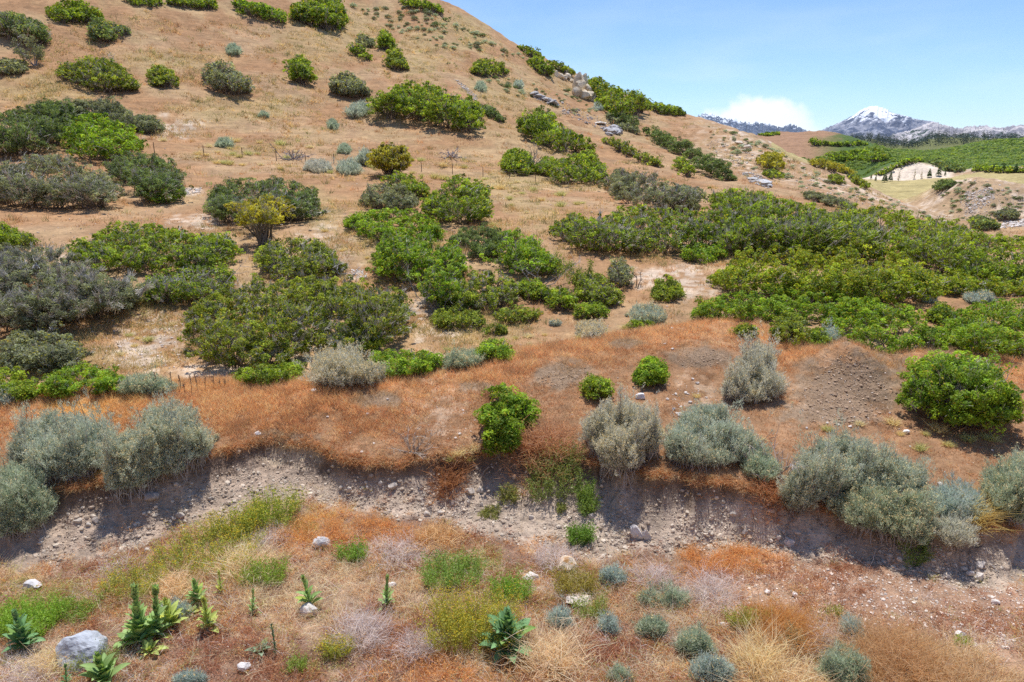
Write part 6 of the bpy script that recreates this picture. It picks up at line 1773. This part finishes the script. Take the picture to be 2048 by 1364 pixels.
spread_copies('grass_tussock', 'pale green grass tussock on the terrace in front of the large round oak bush', 'grass tussock', 'grass tussocks on the right terrace', TUS,
              [(1655, 862, 26), (1718, 850, 24), (1785, 848, 34), (1875, 862, 44), (1895, 892, 26), (1935, 882, 34), (1980, 880, 36), (1850, 870, 20), (1800, 870, 18), (1840, 900, 30), (1525, 880, 16), (1393, 795, 20), (1690, 900, 20), (1970, 858, 18)], g)
spread_copies('grass_tussock', 'pale green grass tussock at the rim left of the oak sapling', 'grass tussock', 'grass tussocks at the rim', TUS,
              [(905, 920, 30), (925, 912, 34), (945, 902, 34), (915, 912, 24), (935, 922, 26)], g)
# ------------------------------------------------------------------ far hills: shrub cover, conifers
def far_shrubs():
    g = np.random.default_rng(91)
    n = 24000
    a = g.uniform(math.radians(17), math.radians(41), n); r = np.exp(g.uniform(math.log(226), math.log(760), n))
    x, y = r * np.sin(a), r * np.cos(a); z = ground(x, y)
    u, v = project(x, y, z)
    n3 = fbm(x / 30., y / 30., 3, 92); n1 = fbm(x / 9., y / 9., 2, 93)
    want = sstep(.44, .54, n3 * .7 + n1 * .3 + sstep(1700, 1800, u) * .10 + sstep(380, 430, r) * .25)
    want *= sstep(1600, 1660, u + (v - 300) * 1.5 + (n1 - .5) * 40)
    red = (((u - 1600) / 125) ** 2 + ((v - 285) / 32) ** 2 < 1) | ((u < 1745) & (v < 296))
    k = (g.uniform(size=n) < want) & ~red
    x, y, z, r = x[k], y[k], z[k], r[k]; n = len(x)
    m = 26
    S = g.uniform(.8, 1.7, n) * np.interp(r, [220, 420, 700], [.55, .9, 1.5])
    d = rdir(n * m, g); d[:, 2] = np.abs(d[:, 2])
    P = np.repeat(np.stack([x, y, z], 1), m, 0) + d * np.repeat(S, m)[:, None] * [1, 1, .75]
    base = np.where((g.uniform(size=n) < .35)[:, None], [[.36, .45, .09]], [[.25, .36, .085]]) * g.uniform(.75, 1.2, (n, 1))
    C = np.repeat(base, m, 0) * g.uniform(.7, 1.25, (n * m, 1))
    V, Fc, C = leaves(P, unit(d + rdir(n * m, g) * .5), np.repeat(S, m) * .62, C, g, .9)
    tag(link('far_shrubbery', mesh('far_shrubbery', V, Fc, C, M_OAK)), kind='stuff')


far_shrubs()


def conifer_arrays(g, H, n=220, col=(.10, .16, .07), lean=.0, w=.22):
    t = g.uniform(0, 1, n) ** .8
    a = g.uniform(0, 6.28, n)
    rr = H * w * (1 - t) * g.uniform(.5, 1.0, n) + .04 * H
    P = np.stack([np.cos(a) * rr, np.sin(a) * rr, H * (.12 + .86 * t)], 1)
    N_ = unit(np.stack([np.cos(a) * .5, np.sin(a) * .5, np.ones(n)], 1) + rdir(n, g) * .5)
    return leaves(P, N_, H * .13 * (1.25 - t), np.array([col]) * g.uniform(.7, 1.3, (n, 1)), g, .7)


def far_conifers():
    g = np.random.default_rng(95)
    parts = []
    n = 1500
    a = g.uniform(math.radians(22), math.radians(41), n); r = g.uniform(1180, 1640, n)
    x, y = r * np.sin(a), r * np.cos(a); z = ground(x, y); u, v = project(x, y, z)
    n3 = fbm(x / 70., y / 70., 3, 96)
    k = g.uniform(size=n) < sstep(.40, .5, n3 + .12 * (u < 1810) + .10 * ((u > 1840) & (u < 1900)) - .10 * (u > 1930))
    for i in np.nonzero(k)[0]:
        H = g.uniform(11, 20)
        V, Fc, C = conifer_arrays(g, H, 34, (.028, .05, .04), w=.20)
        parts.append((V + [x[i], y[i], z[i] - 1], Fc, C))
    V, Fc, C = join(parts)
    tag(link('far_conifer_forest', mesh('far_conifer_forest', V, Fc, C, M_OAK)), kind='stuff')


far_conifers()
CONI = [(1769, 365, 22, 'first full dark conifer at the left foot of the pale cut', 0), (1780, 363, 19, 'conifer right next to the first full dark one', 0), (1742, 358, 9, 'small conifer at the far left end of the pale cut', 0), (1751, 361, 10, 'second small conifer near the left end of the pale cut', 0),
        (1797, 362, 22, 'thin bare brown conifer in front of the pale cut', 1), (1828, 358, 20, 'thin sparse conifer in the middle of the pale cut', 1), (1842, 357, 17, 'sparse yellowish sapling right of middle before the pale cut', 1), (1858, 355, 18, 'full conifer right of the sparse saplings', 0), (1877, 352, 20, 'conifer standing against the right end of the pale cut', 0), (1890, 351, 9, 'small conifer at the right foot of the pale cut', 0),
        (1986, 344, 16, 'dark conifer in the shrub row left of centre above the yellow field', 0), (2006, 344, 18, 'dark conifer in the middle of the row above the yellow field', 0), (2030, 346, 20, 'dark conifer at the right edge above the yellow field', 0), (1965, 342, 12, 'short conifer at the left of the row above the yellow field', 0)]
for k, (u, v, h, lab, bare) in enumerate(CONI):
    g = np.random.default_rng(600 + k)
    b, pm = place(u, v); H = h / pm
    root = tag(empty('conifer_tree', b), lab, 'tree')
    V, Fc, C = conifer_arrays(g, H, 60 if bare else 420, (.34, .30, .14) if bare else (.13, .21, .075), w=.12 if bare else .24)
    link('crown', mesh('crown', V, Fc, C, M_OAK), root)
    V, Fc, C = tubes(np.array([[[0, 0, -.2], [0, 0, H * .5], [0, 0, H * .97]]]), np.array([[.022, .014, .004]]) * H, np.array([[.20, .14, .10]]), 5)
    link('trunk', mesh('trunk', V, Fc, C, M_BARK), root)
HEDGE = [('row of dark green shrubs along the top of the yellow field', [(1942, 342), (1950, 330), (2000, 333), (2052, 336), (2052, 349), (1990, 345)], 3.0, 'oak'),
         ('bright green shrub row capping the left shoulder of the pale cut', [(1745, 350), (1790, 328), (1830, 315), (1850, 322), (1800, 332), (1760, 350)], 3.0, 'oak'),
         ('dark green thicket falling away right of the pale cut', [(1850, 320), (1890, 322), (1930, 338), (1922, 345), (1895, 343), (1865, 328)], 4.0, 'dark'),
         ('dark green shrub cluster on the right side of the red hilltop', [(1650, 307), (1700, 302), (1745, 297), (1780, 310), (1776, 322), (1720, 324), (1660, 323)], 4.0, 'oak'),
         ('round green bush at the right of the red hilltop with a hedge', [(1618, 284), (1626, 274), (1634, 282), (1670, 286), (1720, 282), (1738, 290), (1690, 293), (1630, 291)], 4.0, 'oak'),
         ('flat green bush on the very top of the red hill', [(1517, 270), (1530, 265), (1560, 265), (1560, 270), (1530, 272)], 4.0, 'oak')]
for lab, poly, h, pal in HEDGE:
    oak(lab, poly, h, pal, twig=.1)
# ------------------------------------------------------------------ the air: thin even haze round camera and land
def haze(density=2.4e-5):
    V = np.array([[x, y, z] for x in (-11000, 11000) for y in (-11000, 11000) for z in (-40, 530)], float)
    Fc = np.array([[0, 1, 3, 2], [4, 6, 7, 5], [0, 4, 5, 1], [2, 3, 7, 6], [0, 2, 6, 4], [1, 5, 7, 3]])
    m, t, N, K = nt('haze_air')
    out = N.new('ShaderNodeOutputMaterial'); p = N.new('ShaderNodeVolumePrincipled')
    p.inputs['Color'].default_value = (.80, .88, 1.0, 1); p.inputs['Density'].default_value = density; p.inputs['Anisotropy'].default_value = .2
    K.new(p.outputs[0], out.inputs['Volume'])
    tag(link('haze', mesh('haze', V, Fc, None, m)), kind='stuff')


haze()
